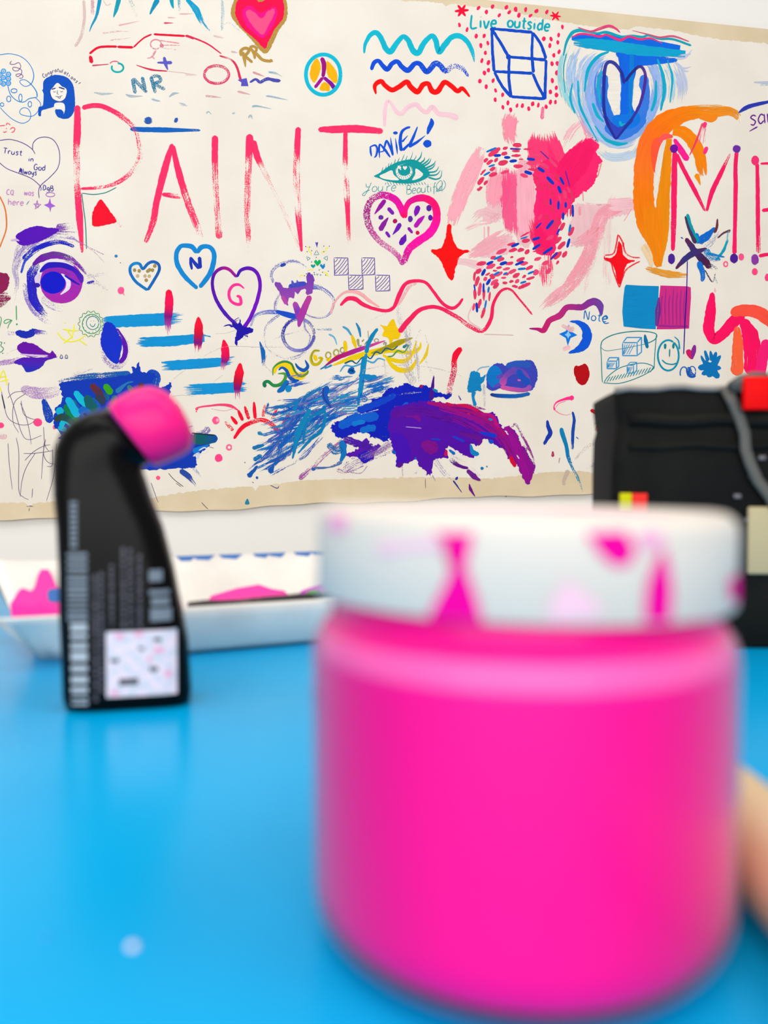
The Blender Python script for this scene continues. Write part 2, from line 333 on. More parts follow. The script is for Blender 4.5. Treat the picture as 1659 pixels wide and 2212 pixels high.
D('painted_squiggle', 'dark violet squiggle beside the car'); f([445,685,525,665,540,735,475,735,480,705],'5a50b8',smooth=False); s([550,705,600,678,640,700,700,675,760,685,815,690],[18,22,26,28,32,24],'4a4aa8',.2,rough=.2)
D('painted_heart', 'hot pink heart with gold border')
f([390,90,410,20,450,-50,540,-80,640,-30,740,-80,830,-50,872,50,862,170,800,260,725,420,685,455,640,430,540,310,460,230,400,150],'b48e48',grain=.2)
f([425,100,440,20,480,-20,560,-40,615,8,640,16,680,0,740,-40,820,-15,846,60,832,160,770,240,705,370,680,416,600,340,490,245,440,160],'f2004e')
f([485,120,505,70,560,52,640,110,700,85,760,58,788,100,765,190,710,280,665,325,600,290,520,210],'ff2486'); f([518,115,545,85,590,105,650,160,700,105,750,75,762,110,720,200,655,295,560,200],'ff5a8c',.12,.9)
D('painted_initials', 'gold initials RR under the heart'); GD='b48e48'
for q,w_ in (([490,440,505,500,515,575],[26,30,10]),([478,480,475,435,510,412,545,425,525,462,490,480],26),([500,470,575,535],[26,22]),([555,410,585,450,595,505],[26,26,20]),([545,412,575,395,608,412,600,440,570,455],24),([600,450,660,510,740,525],[28,26,24]),([725,505,745,530],22)): s(q,w_,GD)
D('painted_peace_sign', 'teal, yellow and purple peace sign')
for q in ([1130,500,1155,570,1140,640,1100,705,1065,650,1070,580,1100,515],[1210,520,1270,580,1300,650,1290,710,1240,680,1205,610],[1180,700,1230,725,1230,775,1150,770,1155,735]): f(q,'f0b010',.05,ang=1.3,grain=.1)
s([1165,490,1185,560,1175,660],[36,40,28],'96087c'); s([1175,660,1105,750],28,'a00a90'); s([1180,660,1240,710,1285,770],[28,34,38],['900a90','6a1aa0']); e(1178,637,148,172,32,'04b6d2',0,360,cap=False,rough=.03)
D('painted_vine', 'thin blue looping vine with leaves and a flower'); V('A'); b='2a80cc'
s([-20,470,90,460,190,490,260,560,288,640,270,710,220,738,178,715,172,688,215,682,265,720,310,780,318,830],[6,6,6,8,6,6,6,8,10],b)
s([318,830,250,842,205,870,150,862,92,810,65,730],7,b); s([300,830,345,880,338,930,290,985,240,992,178,975,170,945,200,920,240,930,262,975,250,1025,190,1052,110,1020,40,960,0,915],6,b)
for x,y,rx,ry in ((120,775,26,17),(175,835,14,32),(75,845,18,24),(255,890,15,24),(18,893,15,15)): e(x,y,rx,ry,7,b)
for x,y in ((30,608),(72,635),(28,663),(72,672),(30,716),(72,710),(0,640),(0,700)): d(x,y,24,24,'3a98e0'); d(x,y,13,13,CRM); e(x,y,7,6,5,'1a50a8')
s([100,518,85,545,120,550,160,535,178,570,150,605,115,600,112,575,150,580,185,600,180,635,150,655,135,640,165,630,195,645,190,665,160,668],6,'7a5090')
D('painted_woman', 'woman with long dark blue hair')
HB='1450b8'
f([370,700,400,665,470,640,560,655,610,700,632,760,640,860,635,940,600,1000,545,1015,490,995,470,950,480,932,520,935,535,965,556,940,540,880,470,880,460,910,400,930,355,945,350,990,328,985,330,915,365,900,372,800,358,770,368,760],HB,rough=.3)
f([430,780,450,750,490,708,530,740,562,755,570,790,555,840,510,865,450,840],CRM,rough=0); f([472,880,540,882,555,920,545,970,520,975,510,940,475,930,462,915],CRM,rough=0)
f([480,940,520,935,545,965,520,990,490,980],HB,rough=0); nv='2a2a70'
for q,w_ in (([438,765,478,752],10),([500,745,555,762],11),([455,778,465,788,478,780],5),([512,778,525,786,540,776],5),([492,768,488,800,502,805],5),([470,822,500,826,535,815],5),([490,828,508,840,520,822],6),([428,775,430,810,455,848,510,868,555,842,572,790],4)): s(q,w_,nv)
for i,ch in enumerate('Congratulations!'):
    u=i/15; x=370+u*290; y=665-60*math.sin(min(1,u*1.55)*math.pi*.6)+max(0,u-.35)*190*max(0,u-.1); t(ch,x,y,34,5,'3a3070',ang=-.35+u*1.3)
D('painted_smile', 'pink scribbled smile'); 
for q in ([-5,1075,45,1070],[52,1070,65,1045],[68,1050,90,1068],[25,1122,40,1130,60,1118],[85,1105,110,1088,128,1100,115,1125,95,1130],[50,1098,60,1096]): s(q,8,'ec5070')
D('painted_line_and_dots', 'blue bar with two dots above it'); V('E'); s([1115,222,1150,234,1400,240,1710,243],[14,40,44,18],'1560b8',[.3,0,.1,.4],grain=.7); d(1265,160,30,28,'2a58a8'); e(1265,160,34,28,6,'2a58a8',dry=.4); d(1502,157,16,24,'2a58a8',.5)
# PAINT
D('painted_letter', 'pink-red letter P')
s([700,52,800,32,900,48,1040,128,1150,230,1188,350,1192,480,1120,600,1000,690,850,730,690,742],[40,42,42,44,40,42,46,40,34,30,20],PK,[.05,.25,.15,.4,.5,.5,.55,.5,.3,.4,.2],grain=.6)
s([660,30,660,250,652,400,655,560,658,700,680,1000,702,1290],[50,64,54,54,54,60,20],PK,[0,0,.4,.5,.45,0,.3],grain=.7)
D('painted_line', 'thin teal angled line'); s([995,730,900,775,800,790,697,780],7,'1a8080'); s([697,780,712,900,730,1050,738,1258],8,'1a8080')
D('painted_triangle', 'crimson triangle'); f([852,832,885,855,930,920,990,1005,985,1030,940,1042,860,1060,790,1055,788,960,812,895],'f20034'); s([975,985,1035,1068],22,'e0506a',.6)
V('G'); D('painted_letter', 'pink-red letter A')
s([240,235,190,400,130,640,100,800,48,945],[30,52,46,46,30],PK,[0,0,.05,.3,.35]); s([243,245,280,420,340,620,400,780,452,908],[30,46,50,50,40],PK,[0,0,.35,.4,.6]); s([165,595,230,605,318,612],[24,36,34],PK,[0,.35,.6])
D('painted_letter', 'pink-red letter I'); s([545,175,545,400,555,650,577,915],[46,44,42,50],PK,[0,.35,.45,.35])
D('painted_letter', 'pink-red letter N with faint diagonal'); s([815,210,850,330,890,420,1000,640,1155,980],[50,46,40,34,34],PK,[0,0,.45,.55,.5],[1,1,.6,.45,.45]); s([795,165,785,400,775,700,785,900,790,1030],[54,46,44,34,30],PK,[0,.4,.45,.3,.8]); s([1142,115,1130,400,1140,700,1166,1008],[40,48,50,18],PK,[0,.5,.5,0])
D('painted_letter', 'pink-red letter T'); s([1480,150,1480,400,1490,600,1497,740,1505,965],[30,38,42,32,24],PK,[0,.5,.45,0,.7]); s([1285,132,1400,132,1560,128,1750,145],[34,54,56,40],PK,[0,0,.1,.3],grain=.3)
# trust in god
V('E'); D('painted_heart', 'thin purple line heart with words Trust in God Always'); q='54388c'
s([-10,330,90,322,190,350,270,400,302,448],6,q); s([277,412,285,350,330,310,400,302,460,330,500,400,510,490,490,570,430,640,350,712,330,760,335,825],6,q); s([-10,515,60,570,160,610,260,650,330,705,352,740,345,762],6,q)
t('Trust',25,440,48,7,'3a3090',.12,sp=1.2,sx=1.3); t('in',240,508,44,7,'3a3090',.1,sx=1.3); t('God',288,580,50,7,'3a3090',.08,sx=1.15); t('Always',160,612,48,7,'3a3090',.1,sx=1.02); s([165,600,185,575,180,612],10,'3a3090'); t('DgB',365,755,46,7,'3a3090',.08,sx=1.1)
D('painted_words', 'lilac words CQ was here'); q='c48cc4'
t('CQ',55,790,44,8,q,.1,sx=1.1); t('was',205,795,50,8,q,.1,sx=1.0); t('here',68,880,55,8,q,.05,sx=1.2); s([225,880,250,845],6,'5a80a0'); s([285,870,350,875,300,915,318,838,328,905,285,870],6,'b070c0',straight=True); e(430,792,38,18,7,'b078c8')
f([427,820,436,865,473,890,438,902,430,942,420,905,375,880,412,866],'a060d0',smooth=False,rough=.2)
D('painted_arc', 'thin orange arc at the left edge'); s([-5,800,40,900,55,1000,50,1100,-5,1250],[10,12,10],'e07030')
# purple face
V('K'); D('painted_face', 'violet and blue face with one big eye, brow and lips')
LV='9078cc'; DB='1c20b8'
s([240,100,180,400,150,560,170,700,140,900],[60,70,60,40,30],LV,[.8,.55,.5,.5,.75],.7,grain=.6)
s([150,560,200,420,320,310,520,240,760,270],[70,80,90,90,60],LV,[.6,.5,.45,.5,.6],.8,grain=.5); s([230,470,330,380,450,320,600,290,740,335],[60,60,50,40,30],DB,[.35,.4,.4,.45,.5],grain=.4); s([210,600,250,480,330,410],[20,24,16],'2a48c8',.35,grain=.2); s([750,270,900,350,1045,420],[14,8,8],'a878b0',.45); s([850,330,950,400,1040,500],8,'b090c0',.5,.7)
s([560,150,760,120],[80,50],'8050b0',[.35,.75]); s([560,190,780,200],[50,40],'8050b0',[.5,.75])
f([165,215,260,160,380,128,470,148,560,150,585,180,450,260,330,308,230,325,170,295,158,250],'5412b0',ang=-.3,grain=.1); s([105,275,160,268,195,280],[16,24,10],'d0b0d8')
s([240,700,270,850,340,980,450,1070,580,1140],[40,50,50,50,30],LV,[.5,.45,.5,.6,.8],.8,grain=.7)
s([380,500,320,600,315,720,335,860,400,960,470,1030],[60,100,90,90,70,40],'2620b8',[.6,.35,.2,.25,.35,.7],grain=.8); s([420,840,520,920,640,960],[90,90,60],LV,[.5,.6,.8],.8,grain=.7)
s([325,520,420,450,550,420,680,450,770,510,860,610],[30,70,70,60,40,24],['5a1898','7a28a8','7a28a8'],[0,.05,.15,.4,.45,.5]); s([420,430,560,405,700,440],30,'5a4a80',.5,grain=.9)
d(612,690,212,212,'8a2cb4',grain=.2,col2='a82ca8'); s([395,590,480,525,620,515,740,570,800,640,815,700],[20,60,70,40,60,30],['2018b8','2a18b0','5a20b0'],0); s([440,600,560,570,700,620],40,'8a28a8',.05)
s([395,600,370,650,375,700,400,720],[30,50,46,10],'d8c8e0',.1); s([320,720,400,720],44,'3018a8',.15)
d(528,695,124,110,'1018c4'); f([610,605,680,640,706,700,690,760,640,800,600,812,650,750,655,680],'e4dcec',rough=.3); s([420,505,500,480,640,490,740,530],[14,20,14,10],'e8e0f0',.2); s([640,620,730,680,800,720],[16,24,10],'2818b0')
for q_ in ([830,560,950,680,1080,780],[860,640,960,620,1080,600],[850,700,1000,700,1070,790]): s(q_,[40,34,14],'a890c8',.65,.8,grain=.6)
s([865,700,940,680],24,'4030b8',.35)
f([150,1195,190,1165,270,1180,320,1152,385,1165,355,1200,310,1240,230,1245,180,1225],'1a2cac'); s([340,1180,470,1200],[50,40],'5a40b8',[.3,.6]); s([70,1190,150,1200],44,LV,.6)
s([40,1400,100,1360,190,1330],[60,50,50],'b080c0',.65); s([-10,1500,100,1480,200,1450],[60,60,40],'a878c4',.55)
f([170,1340,230,1285,290,1295,350,1310,420,1360,500,1400,520,1370,560,1440,430,1425,300,1430,215,1400],'6410a0',ang=.2,grain=.3); f([140,1490,220,1440,420,1440,575,1432,460,1470,420,1530,330,1575,260,1582,220,1520],'5810ac',grain=.3,col2='1830b8'); s([200,1405,330,1418,480,1420],[10,20,10],'d8c0e0',.3)
D('painted_drops', 'two tiny grey drops'); 
for x in (610,660): s([x,1405,x-12,1445,x+14,1440,x+4,1410],7,'5a6080',.2); s([x-10,1448,x+18,1445],10,'3a60a8')
D('painted_eye', 'thin yellow scribbled eye'); y_='f2ec30'
for q_ in ([570,1185,620,1250,690,1280,780,1265,860,1210],[620,1155,700,1170,790,1170],[740,1100,730,1180,715,1260],[660,1150,720,1240],[630,1300,720,1230],[780,1260,870,1320],[640,1090,655,1095]): s(q_,[9,11,8],y_,.15)
D('painted_sun', 'thin green scalloped sun with a smiling face'); g='1a9458'
for i in range(14):
    a0=2*math.pi*i/14; a1=2*math.pi*(i+1)/14; am=(a0+a1)/2; s([905+132*math.cos(a0),1105+136*math.sin(a0),905+112*math.cos(am),1105+115*math.sin(am),905+132*math.cos(a1),1105+136*math.sin(a1)],6,g); 
    s([905+85*math.cos(a0),1105+90*math.sin(a0),905+74*math.cos(a0),1105+78*math.sin(a0)],6,g)
e(912,1105,92,96,7,g); e(922,1095,62,66,7,'1a8890'); s([905,1075,906,1079],8,g); s([932,1073,933,1078],8,g); s([895,1100,910,1128,935,1128,950,1098],7,'1a8890')
D('painted_blob', 'maroon dabs at the left edge'); f([-30,610,50,598,92,640,80,740,30,790,-30,800],'8c1c50',.15,rough=1.5); f([-30,820,60,792,105,840,40,920,-30,930],'8c1c50',.45,rough=1.5)
D('painted_words', 'green handwriting at the left edge'); g='3a9a5a'
s([162,920,165,1070],9,g); d(168,1108,9,9,g); s([125,1070,70,1060,38,1085,60,1100,118,1068,90,1110,75,1152],7,g); s([-5,1150,14,1060,2,1030],7,g); s([-5,1285,20,1288,8,1322,36,1350,12,1385,-5,1382],7,'1a8a6a'); d(45,1295,6,6,g); d(28,1397,6,6,g)
D('painted_drop', 'large dark blue teardrop with violet rim'); s([1000,1280,1035,1440,1130,1530,1240,1490,1275,1340,1230,1220],[30,50,50,50,40,20],'9a80c8',[.7,.55,.5,.55,.65,.7],.8,grain=.8)
s([1160,1150,1240,1300,1242,1420,1190,1495],[30,50,50,40],'5a0eaa',[.4,.3,.05,.1]); f([1050,1090,1130,1110,1185,1210,1215,1310,1200,1400,1180,1490,1150,1502,1080,1450,1020,1360,1000,1270,1020,1170],'1630c4',ang=1.4,grain=.1)
D('painted_dots', 'small blue and pink specks'); f([1138,430,1155,415,1175,430,1155,445],'2a80c0',rough=.2); d(1205,772,34,36,'fb5c94'); s([1225,795,1238,822],8,'fb5c94'); d(1200,496,5,4,'404060')
R0(); V('L'); D('painted_heart', 'small blue heart with gold dots'); s([345,555,240,480,185,400,182,335,222,302,270,308,300,352,350,302,400,286,448,312,452,370,410,450,345,555],28,['1a78b8','1a68c0','1a88c8','1a68b8','1a60b0','1a58a8','1a68b8'],.05)
for x,y in ((222,365),(265,372),(345,375),(362,362),(390,365),(412,325),(250,420),(320,420),(360,422),(332,460)): d(x,y,17,18,'a08a54' if y<400 or x<340 and y>450 else 'c0b088')
D('painted_heart', 'bright blue heart with letter N'); s([815,540,700,430,625,310,617,210,655,142,720,134,770,150,808,205],[36,44,46,44,42,44,44,40],'0e84cc',[.2,0,0,0,0]); s([808,205,850,150,920,144,965,190,970,270,930,400,835,530],[40,44,42,44,46,48,40],'0e84cc',[0,0,0,0,0,.1]); 
for q_,w_ in (([748,240,752,300,762,362],[20,30,20]),([750,240,790,300,835,350],[16,34,38]),([832,238,842,350],[34,36])): s(q_,w_,'1a34ac')
D('painted_heart', 'purple outlined heart with pink letter G')
s([1215,910,1080,780,990,640,955,500,975,400,1040,348,1110,358,1185,432],[30,36,34,30,30,32,30,26],['5a18a8','4a18b0','5a10a8','4a10a0','7a1098','a8108c','8a1098']); s([1185,432,1225,365,1310,348,1380,400,1405,510,1375,660,1310,820,1240,925],[24,32,36,34,34,36,36,40],['3418b0','5a10b0','6a0ab4','7000bc','6a00b8'])
s([1258,540,1205,502,1150,512,1113,570,1120,640,1165,680,1222,682,1215,620,1180,608],[12,26,28,28,28,28,30,28,26],'f43a94')
D('painted_splat', 'dark indigo splat at the heart tip'); f([1150,850,1190,880,1215,830,1240,890,1330,912,1335,945,1250,985,1235,1000,1200,1030,1188,1082,1165,1050,1180,960,1190,940,1140,890],'1e12a4',rough=2); s([1060,895,1110,880,1150,900],[24,14,20],'2a1aa0',.3,rough=.4); s([1215,812,1160,850],[14,24],'2a1aa0',.5,rough=.3); s([1250,990,1290,1010],40,'3a38a0',.6,rough=.4)
D('painted_bars', 'four bright blue horizontal bars'); BB='0c90d0'
s([-92,853,0,852,250,840,500,828,720,810],[80,108,116,118,90],BB,[.65,.1,.02,.05,.85],grain=.15); s([235,1038,330,1042,600,1032,800,1010,880,1005],[70,90,96,84,76],BB,[.75,.15,0,0,.1],grain=.1,cap=False); s([860,978,905,985,942,994],[20,8,16],BB); s([475,1268,600,1262,850,1245,1040,1230,1190,1205],[84,94,92,84,60],BB,[.65,0,0,.05,.9],grain=.1,cap=False); s([680,1492,800,1490,1000,1480,1180,1468,1300,1460],[90,102,100,98,80],BB,[.75,.25,.15,.05,.9],grain=.2,cap=False)
D('painted_drops', 'four red drops crossing the blue bars'); rd='f0043c'
s([542,548,548,640,545,730,538,800,536,880,545,985],[50,80,80,76,60,34],[rd,'ff0456','d80458','7a1278','a03aa0','f490b4'],[0,0,0,0,.35,.8],grain=.15)
s([822,805,826,880,824,970,820,1050,818,1100,815,1170],[20,76,86,80,60,40],[rd,rd,'c8103c','76187c','d82070','f8a0c0'],[0,0,0,0,.4,.85],grain=.15); s([1060,1020,1075,1100,1078,1180,1065,1230,1052,1320],[20,74,84,60,34],[rd,'fa0450','d81058','7a1a80','f490b8'],[0,0,0,.2,.8],grain=.15); s([1217,1240,1210,1330,1195,1420,1190,1490,1195,1600],[24,84,84,66,40],[rd,rd,'b8103c','7a1078','f080b0'],[0,0,0,.2,.8],grain=.15)
D('painted_stroke', 'short blue vertical stroke'); s([1400,1035,1430,1130,1436,1200,1430,1295],[8,44,36,20],'1a64b4',[.1,0,.35,.9]); V('L')
D('pencil_lines', 'faint grey pencil lines')
for q_ in ([870,1180,960,1130,1100,1085,1400,1090,1659,1090],[560,1420,640,1350,720,1290],[560,1560,660,1545,780,1552],[980,965,1080,960,1180,930],[960,1420,1060,1350]): s(q_,3,'8a8a90',.4,.7)
# loops, teeth, firework, checker
R0(); V('M'); D('painted_loops', 'pale violet looping rings'); lp='7c7cc4'
s([180,400,163,340,195,280,270,245,350,232,430,275,470,330],[30,26,28,26,20,20,14],lp,[.5,.5,.5,.45,.5,.6,.7],.8); s([235,270,280,252],24,'2a46a8'); s([480,430,560,445,640,510,650,570,620,640,560,672,480,665,430,640],[44,34,24,20,18,12,12,8],['4060c8',lp,lp],[.35,.5,.5,.5,.5,.4,.4],.8)
s([240,480,200,560,198,620],[24,26,24],lp,.5,.8); s([5,740,40,660,120,630,220,628],[14,24,30,36],['8890cc','4a60c8'],.45); s([200,622,280,645,365,668],[26,44,44],'1c4cc4'); s([235,645,140,720,112,800,130,900,200,960,300,990,400,960,450,890,465,820,430,760,420,690],[20,22,18,16,16,28,28,24,20,16,12],lp,.52,.8)
e(378,805,122,124,26,['5a58a8','5a58b8','8a88c8','2c30a0','3a3aa8','8080c0','5a58a8'],0,360,dry=.4); s([130,960,115,1010,120,1050,180,1110],8,'9aa0cc',.5,.6); s([150,870,230,820,330,790,450,765,640,762],[10,12,10,8,20],'90a0c8',.6,.7)
D('painted_teeth', 'violet dripping brush shape with a magenta V'); f([192,400,235,398,268,440,330,425,400,402,440,415,440,340,460,318,498,360,490,440,482,482,440,492,436,450,400,455,372,490,350,470,345,520,318,515,300,528,292,578,262,548,232,480,205,440],'6a3cac',.05,rough=1.2,grain=.1,ang=1,col2='9a48a8')
s([300,430,380,412,440,405],[30,40,30],'4048b8',.25); s([325,380,340,420],[10,30],'5050b8',.3); s([365,378,375,410],[8,24],'5050b8',.3); s([250,500,285,568],[30,30],'b44aa4')
s([345,548,372,620,392,690],[38,54,54],['b04aa8','7a38b0','a83aa4']); s([470,500,432,580,400,660,378,745],[40,52,58,20],['b84098','a8389c','a03ca8'])
D('painted_firework', 'small teal, green and yellow firework'); q='1a8890'
f([508,85,532,85,522,128],'5a50b0',rough=.1,smooth=False)
for q_ in ([519,145,537,180,500,182,519,145],[440,195,470,210,450,226,440,195],[604,190,574,208,602,226,604,190],[503,325,500,340,512,335],[520,325,522,342,535,330],[545,330,548,342,558,338]): s(q_,5,q,straight=True)
heart(526,244,27,'12aa58'); heart(492,272,17,'1a968c'); heart(566,272,20,'1c80c4')
for q_ in ([440,118,462,130,455,150,475,165,475,188],[618,128,590,130,590,150,560,160,560,178],[385,358,395,340,425,345],[445,308,465,298,495,302],[560,315,600,325,612,355],[585,330,610,350]): s(q_,7,'f0e84c',.1)
for x,y in ((434,118),(465,122),(445,158),(575,115),(618,115),(575,158),(480,238),(516,202),(540,300),(565,318),(500,320),(590,340),(440,330),(425,345),(610,310),(480,150)): d(x,y,4,4,'303858')
D('painted_checker', 'purple pen checker squares filled with hatching'); q='54389c'
for (x0,y0,x1,y1) in ((655,205,763,338),(766,340,878,450),(870,205,970,337),(977,340,1087,462)):
    s([x0,y0,x1,y0+2,x1+3,y1,x0+4,y1+3,x0,y0],6,q,straight=True)
    for k in range(7):
        u=(k+1)/7.5; 
        if u<.5: a=[x0+(x1-x0)*2*u,y0+5,x0+4,y0+(y1-y0)*2*u]
        else: a=[x1-2,y0+(y1-y0)*(2*u-1),x0+(x1-x0)*(2*u-1),y1-4]
        s([a[0],a[1],(a[0]+a[2])/2+5,(a[1]+a[3])/2,a[2],a[3]],5,q)
s([655,345,665,310],5,q)
D('painted_wave', 'pink-red wave with a pale echo'); W1='ee2c60'
s([630,645,655,560,720,485,790,468,860,485,930,540,1010,590],[14,16,18,24,30,26,10],'f4909c',[.2,.3,.3,.35,.3],.75); s([1080,600,1160,560,1240,430,1300,405],[8,20,26,20],'f898a8',.35,.7)
s([702,578,760,525,820,527,880,568,960,600,1060,618,1120,590,1160,500,1210,410,1290,385,1370,400,1430,470,1500,560,1570,598,1620,575,1659,520],[18,34,36,32,26,26,26,36,30,26,24,24,26,28,24,18],W1,[0,0,0,.1,.1,.1,0,0,0,.1,.1,.2,.2,.2,.1,0])
D('painted_wave', 'second pink-red wave ending in a hump'); V('X'); s([862,718,885,690,910,668,945,664,985,684,1015,705,1042,715,1060,690,1066,655,1083,628,1103,626,1125,650,1150,680],[12,11,9,8,9,9,8,8,7,6,5,4,4],W1,[0,0,0,.1,.4,.45,.4,.1,.1,.2,.3,.2,.4]); s([1020,660,1012,690,1040,712],3,'e8b0b8',.3,.6); s([1045,722,1110,724],2,'d8a0a8',.3,.6)
# star, hearts, eye
R0(); V('H'); D('painted_star', 'solid red four-pointed star'); f([1140,1465,1188,1472,1192,1560,1230,1690,1290,1760,1385,1772,1392,1800,1300,1840,1255,1930,1222,2060,1205,2130,1180,2125,1130,2060,1088,1950,1030,1860,950,1800,952,1768,1050,1755,1100,1690,1128,1560],'f60a20',grain=.3,rough=1)
V('C'); D('painted_wave', 'turquoise wavy line'); s([92,400,100,330,140,260,185,245,220,290,255,365,290,385,330,330,380,275,420,300,455,375,495,395,540,320,595,268,625,300,650,388,690,340,740,282,800,268,860,310,900,390,914,465],[14,26,34,38,40,42,44,40,34,40,44,44,40,36,40,40,44,40,40,36,30,8],'06b4cc',[0]*17+[.2,.2,.35,.5])
D('painted_wave', 'royal blue wavy line'); s([145,525,165,470,200,455,230,490,265,518,300,475,340,460,375,500,420,525,470,475,510,480,560,535,620,475,660,490,700,530,760,492,820,510,872,572],[26,32,30,34,38,34,34,36,40,36,36,40,44,40,40,38,38,16],'0c4cd0',[0]*8+[.1,.1,.15,.2,.4,.35,.4,.5,.5,.4],grain=.7)
D('painted_wave', 'bright red wavy line'); s([180,705,172,640,215,607,250,640,300,672,350,650,410,612,440,650,490,685,530,635,570,625,600,680,640,682,690,615,740,640,790,682,825,660,882,725],[12,32,36,34,36,40,36,40,42,38,34,40,42,36,36,34,32,14],'f40a14',[0]*14+[.1,.2,.3])
D('painted_wave', 'very pale pink wavy line'); s([245,945,245,850,260,765,285,760,330,830,370,848,420,800,480,780,520,820,560,838,600,800,650,850,720,858,795,885],[22,30,30,20,30,34,34,34,30,34,34,34,36,50],'f4bcd0',.1,.75)
D('painted_words', 'turquoise words Live outside'); q='12a8b8'
t('Live',890,208,98,15,q,.02,sx=.95,slant=.03,sp=1.16); t('outside',1160,200,88,15,q,.11,sx=1.03,sp=1.16)
D('painted_cube', 'blue outline drawing of a cube')
for q_ in ([1045,215,1350,242],[1045,215,1050,380,1062,535],[1062,535,1200,540,1350,548],[1350,242,1345,400,1355,545],[1045,218,1110,320,1170,425],[1350,242,1410,330,1450,440],[1170,425,1300,435,1450,448],[1175,425,1172,580,1188,725],[1450,445,1445,600,1440,745],[1188,722,1300,730,1440,738],[1062,535,1120,640,1192,728],[1350,548,1390,640,1442,735]): s(q_,[20,22,24],'0c48c0',rough=.12)
d(1170,425,20,20,'0c48c0'); d(1050,220,20,16,'0c48c0')
D('painted_dots', 'ring of small pink dots around the cube'); pd='f42c62'
for i in range(0,2): pass
DT=[945,60,1005,90,1050,50,1100,115,1153,55,1175,92,1223,70,1247,115,1298,72,1333,117,1378,82,1456,90,1572,202,803,187,860,222,928,270,987,268,963,340,1015,322,997,395,970,453,1020,468,1020,525,990,545,955,606,1055,602,1003,648,1073,675,1125,708,1070,745,1127,800,1165,768,1185,822,1233,788,1273,790,1320,812,1350,775,1392,785,1450,797,1482,763,1520,763,1433,290,1487,292,1478,340,1543,262,1538,317,1508,413,1547,387,1494,477,1534,475,1528,545,1497,602,1525,655,1482,687,1527,710]
for i in range(0,len(DT),2): d(DT[i],DT[i+1],10+random.random()*4,17+random.random()*3,pd,random.uniform(-.3,.3) if DT[i+1]>150 else random.uniform(-.1,.9),op=.95,rough=.5)
D('painted_asterisk', 'crimson asterisk on the left of the words')
for a in (-.1,1,2.1): s([820-54*math.cos(a),80-50*math.sin(a),820+54*math.cos(a),80+50*math.sin(a)],[14,26,14],'f2083e')
D('painted_asterisk', 'crimson asterisk on the right of the words')
for a in (.1,.9,2.2): s([1520-42*math.cos(a),120-42*math.sin(a),1520+42*math.cos(a),120+42*math.sin(a)],[8,20,8],'f2083e')
V('H'); D('painted_words', 'blue brushed word DANIEL!'); q='0c50cc'
for q_,w_ in (([220,530,225,600,235,655],[18,26,12]),([212,540,280,520,302,570,290,640,265,668],[14,24,28,24,12]),([332,675,325,560,332,500],[8,26,20]),([335,500,400,580,460,665],[16,32,18]),([310,605,385,590],12),([375,600,400,500,415,455],[12,26,20]),([415,455,460,550,492,645],[22,30,20]),([492,640,475,530,462,420],[20,24,5]),([520,430,535,540,545,630],[5,24,6]),([592,590,578,480,592,370,640,320,700,300],[40,40,36,28,26]),([600,480,670,400],[26,6]),([605,582,690,500],[34,26]),([785,295,740,410,685,530],[14,30,40]),([680,540,780,480,880,400],[34,32,4]),([945,195,955,250,925,320,900,390],[14,60,52,22])): s(q_,w_,q,.08,grain=.1)
d(520,372,28,19,q); d(902,500,50,46,q)
D('painted_eye', 'teal eye with long lashes'); q='0c9498'
f([262,888,330,850,450,765,560,715,700,688,790,710,870,770,930,850,910,900,860,930,800,955,700,975,560,972,420,948,330,915,300,905],q,rough=.2)
f([330,888,400,850,478,818,500,870,560,935,400,925],CRM,rough=.2); f([762,798,820,830,850,870,800,915,720,935,755,870],CRM,rough=.2); d(622,835,104,98,CRM); d(625,815,76,70,q); e(622,838,100,96,8,q)
for a in range(20,170,18): 
    c_,s_=math.cos(math.radians(a)),math.sin(math.radians(a)); s([622+62*c_,830+58*s_,622+100*c_,838+96*s_],5,q)
f([545,770,560,765,590,780,580,800,560,800],CRM,rough=0); heart(634,790,26,CRM,rough=0); d(582,808,8,8,CRM)
for q_ in ([350,850,368,800,375,780],[385,835,405,790,412,765],[430,800,440,750,445,728],[455,775,470,740,480,722],[505,740,518,700,516,680],[540,730,560,690,568,665],[590,715,615,660,628,625],[635,710,655,665,662,640],[690,700,715,650,730,592],[730,710,765,660,768,635],[765,720,820,660,836,590],[800,745,860,700,870,660],[830,760,900,710,928,672],[850,775,920,730,948,675],[870,800,970,750,1005,700],[880,820,960,790,1000,740],[900,845,1000,830,1042,770],[905,880,1010,870,1060,815],[910,900,1000,925,1060,900,1078,815]): s(q_,[22,16,4] if q_[0]>760 else [10,8,3],q)
for x in range(420,880,34): s([x,955+8*math.sin((x-420)/150),x+24,1000-(x-640)**2*.0001],7,q)
D('painted_words', "teal script words You're Beautiful"); t("You're",150,1075,112,7,q,-.02,slant=.15,sx=1.18,sp=1.08); t('Beautiful',650,1105,108,7,q,-.09,slant=.12,sx=1.02,sp=1.02); s([1090,930,1118,980,1100,1040,1040,1060,1010,1000,1060,940,1080,990,1000,1080],6,q)
D('painted_heart', 'magenta and purple heart filled with confetti marks')
s([620,1385,600,1300,540,1190,440,1125,330,1118,235,1175,185,1280,185,1420,245,1560,350,1680,480,1770,560,1850,615,1950],[60,80,84,84,80,80,80,80,70,64,64,60,60],['f20a90','f00a98','e010a0','d814a0','c81898','b81888','a8188a','a81888','c04498','d060a8','d868ac','d050a0','c83098'],[0,0,.05,.25,.35,.38,.4,.42,.42,.4,.4,.35,.35],grain=.9)
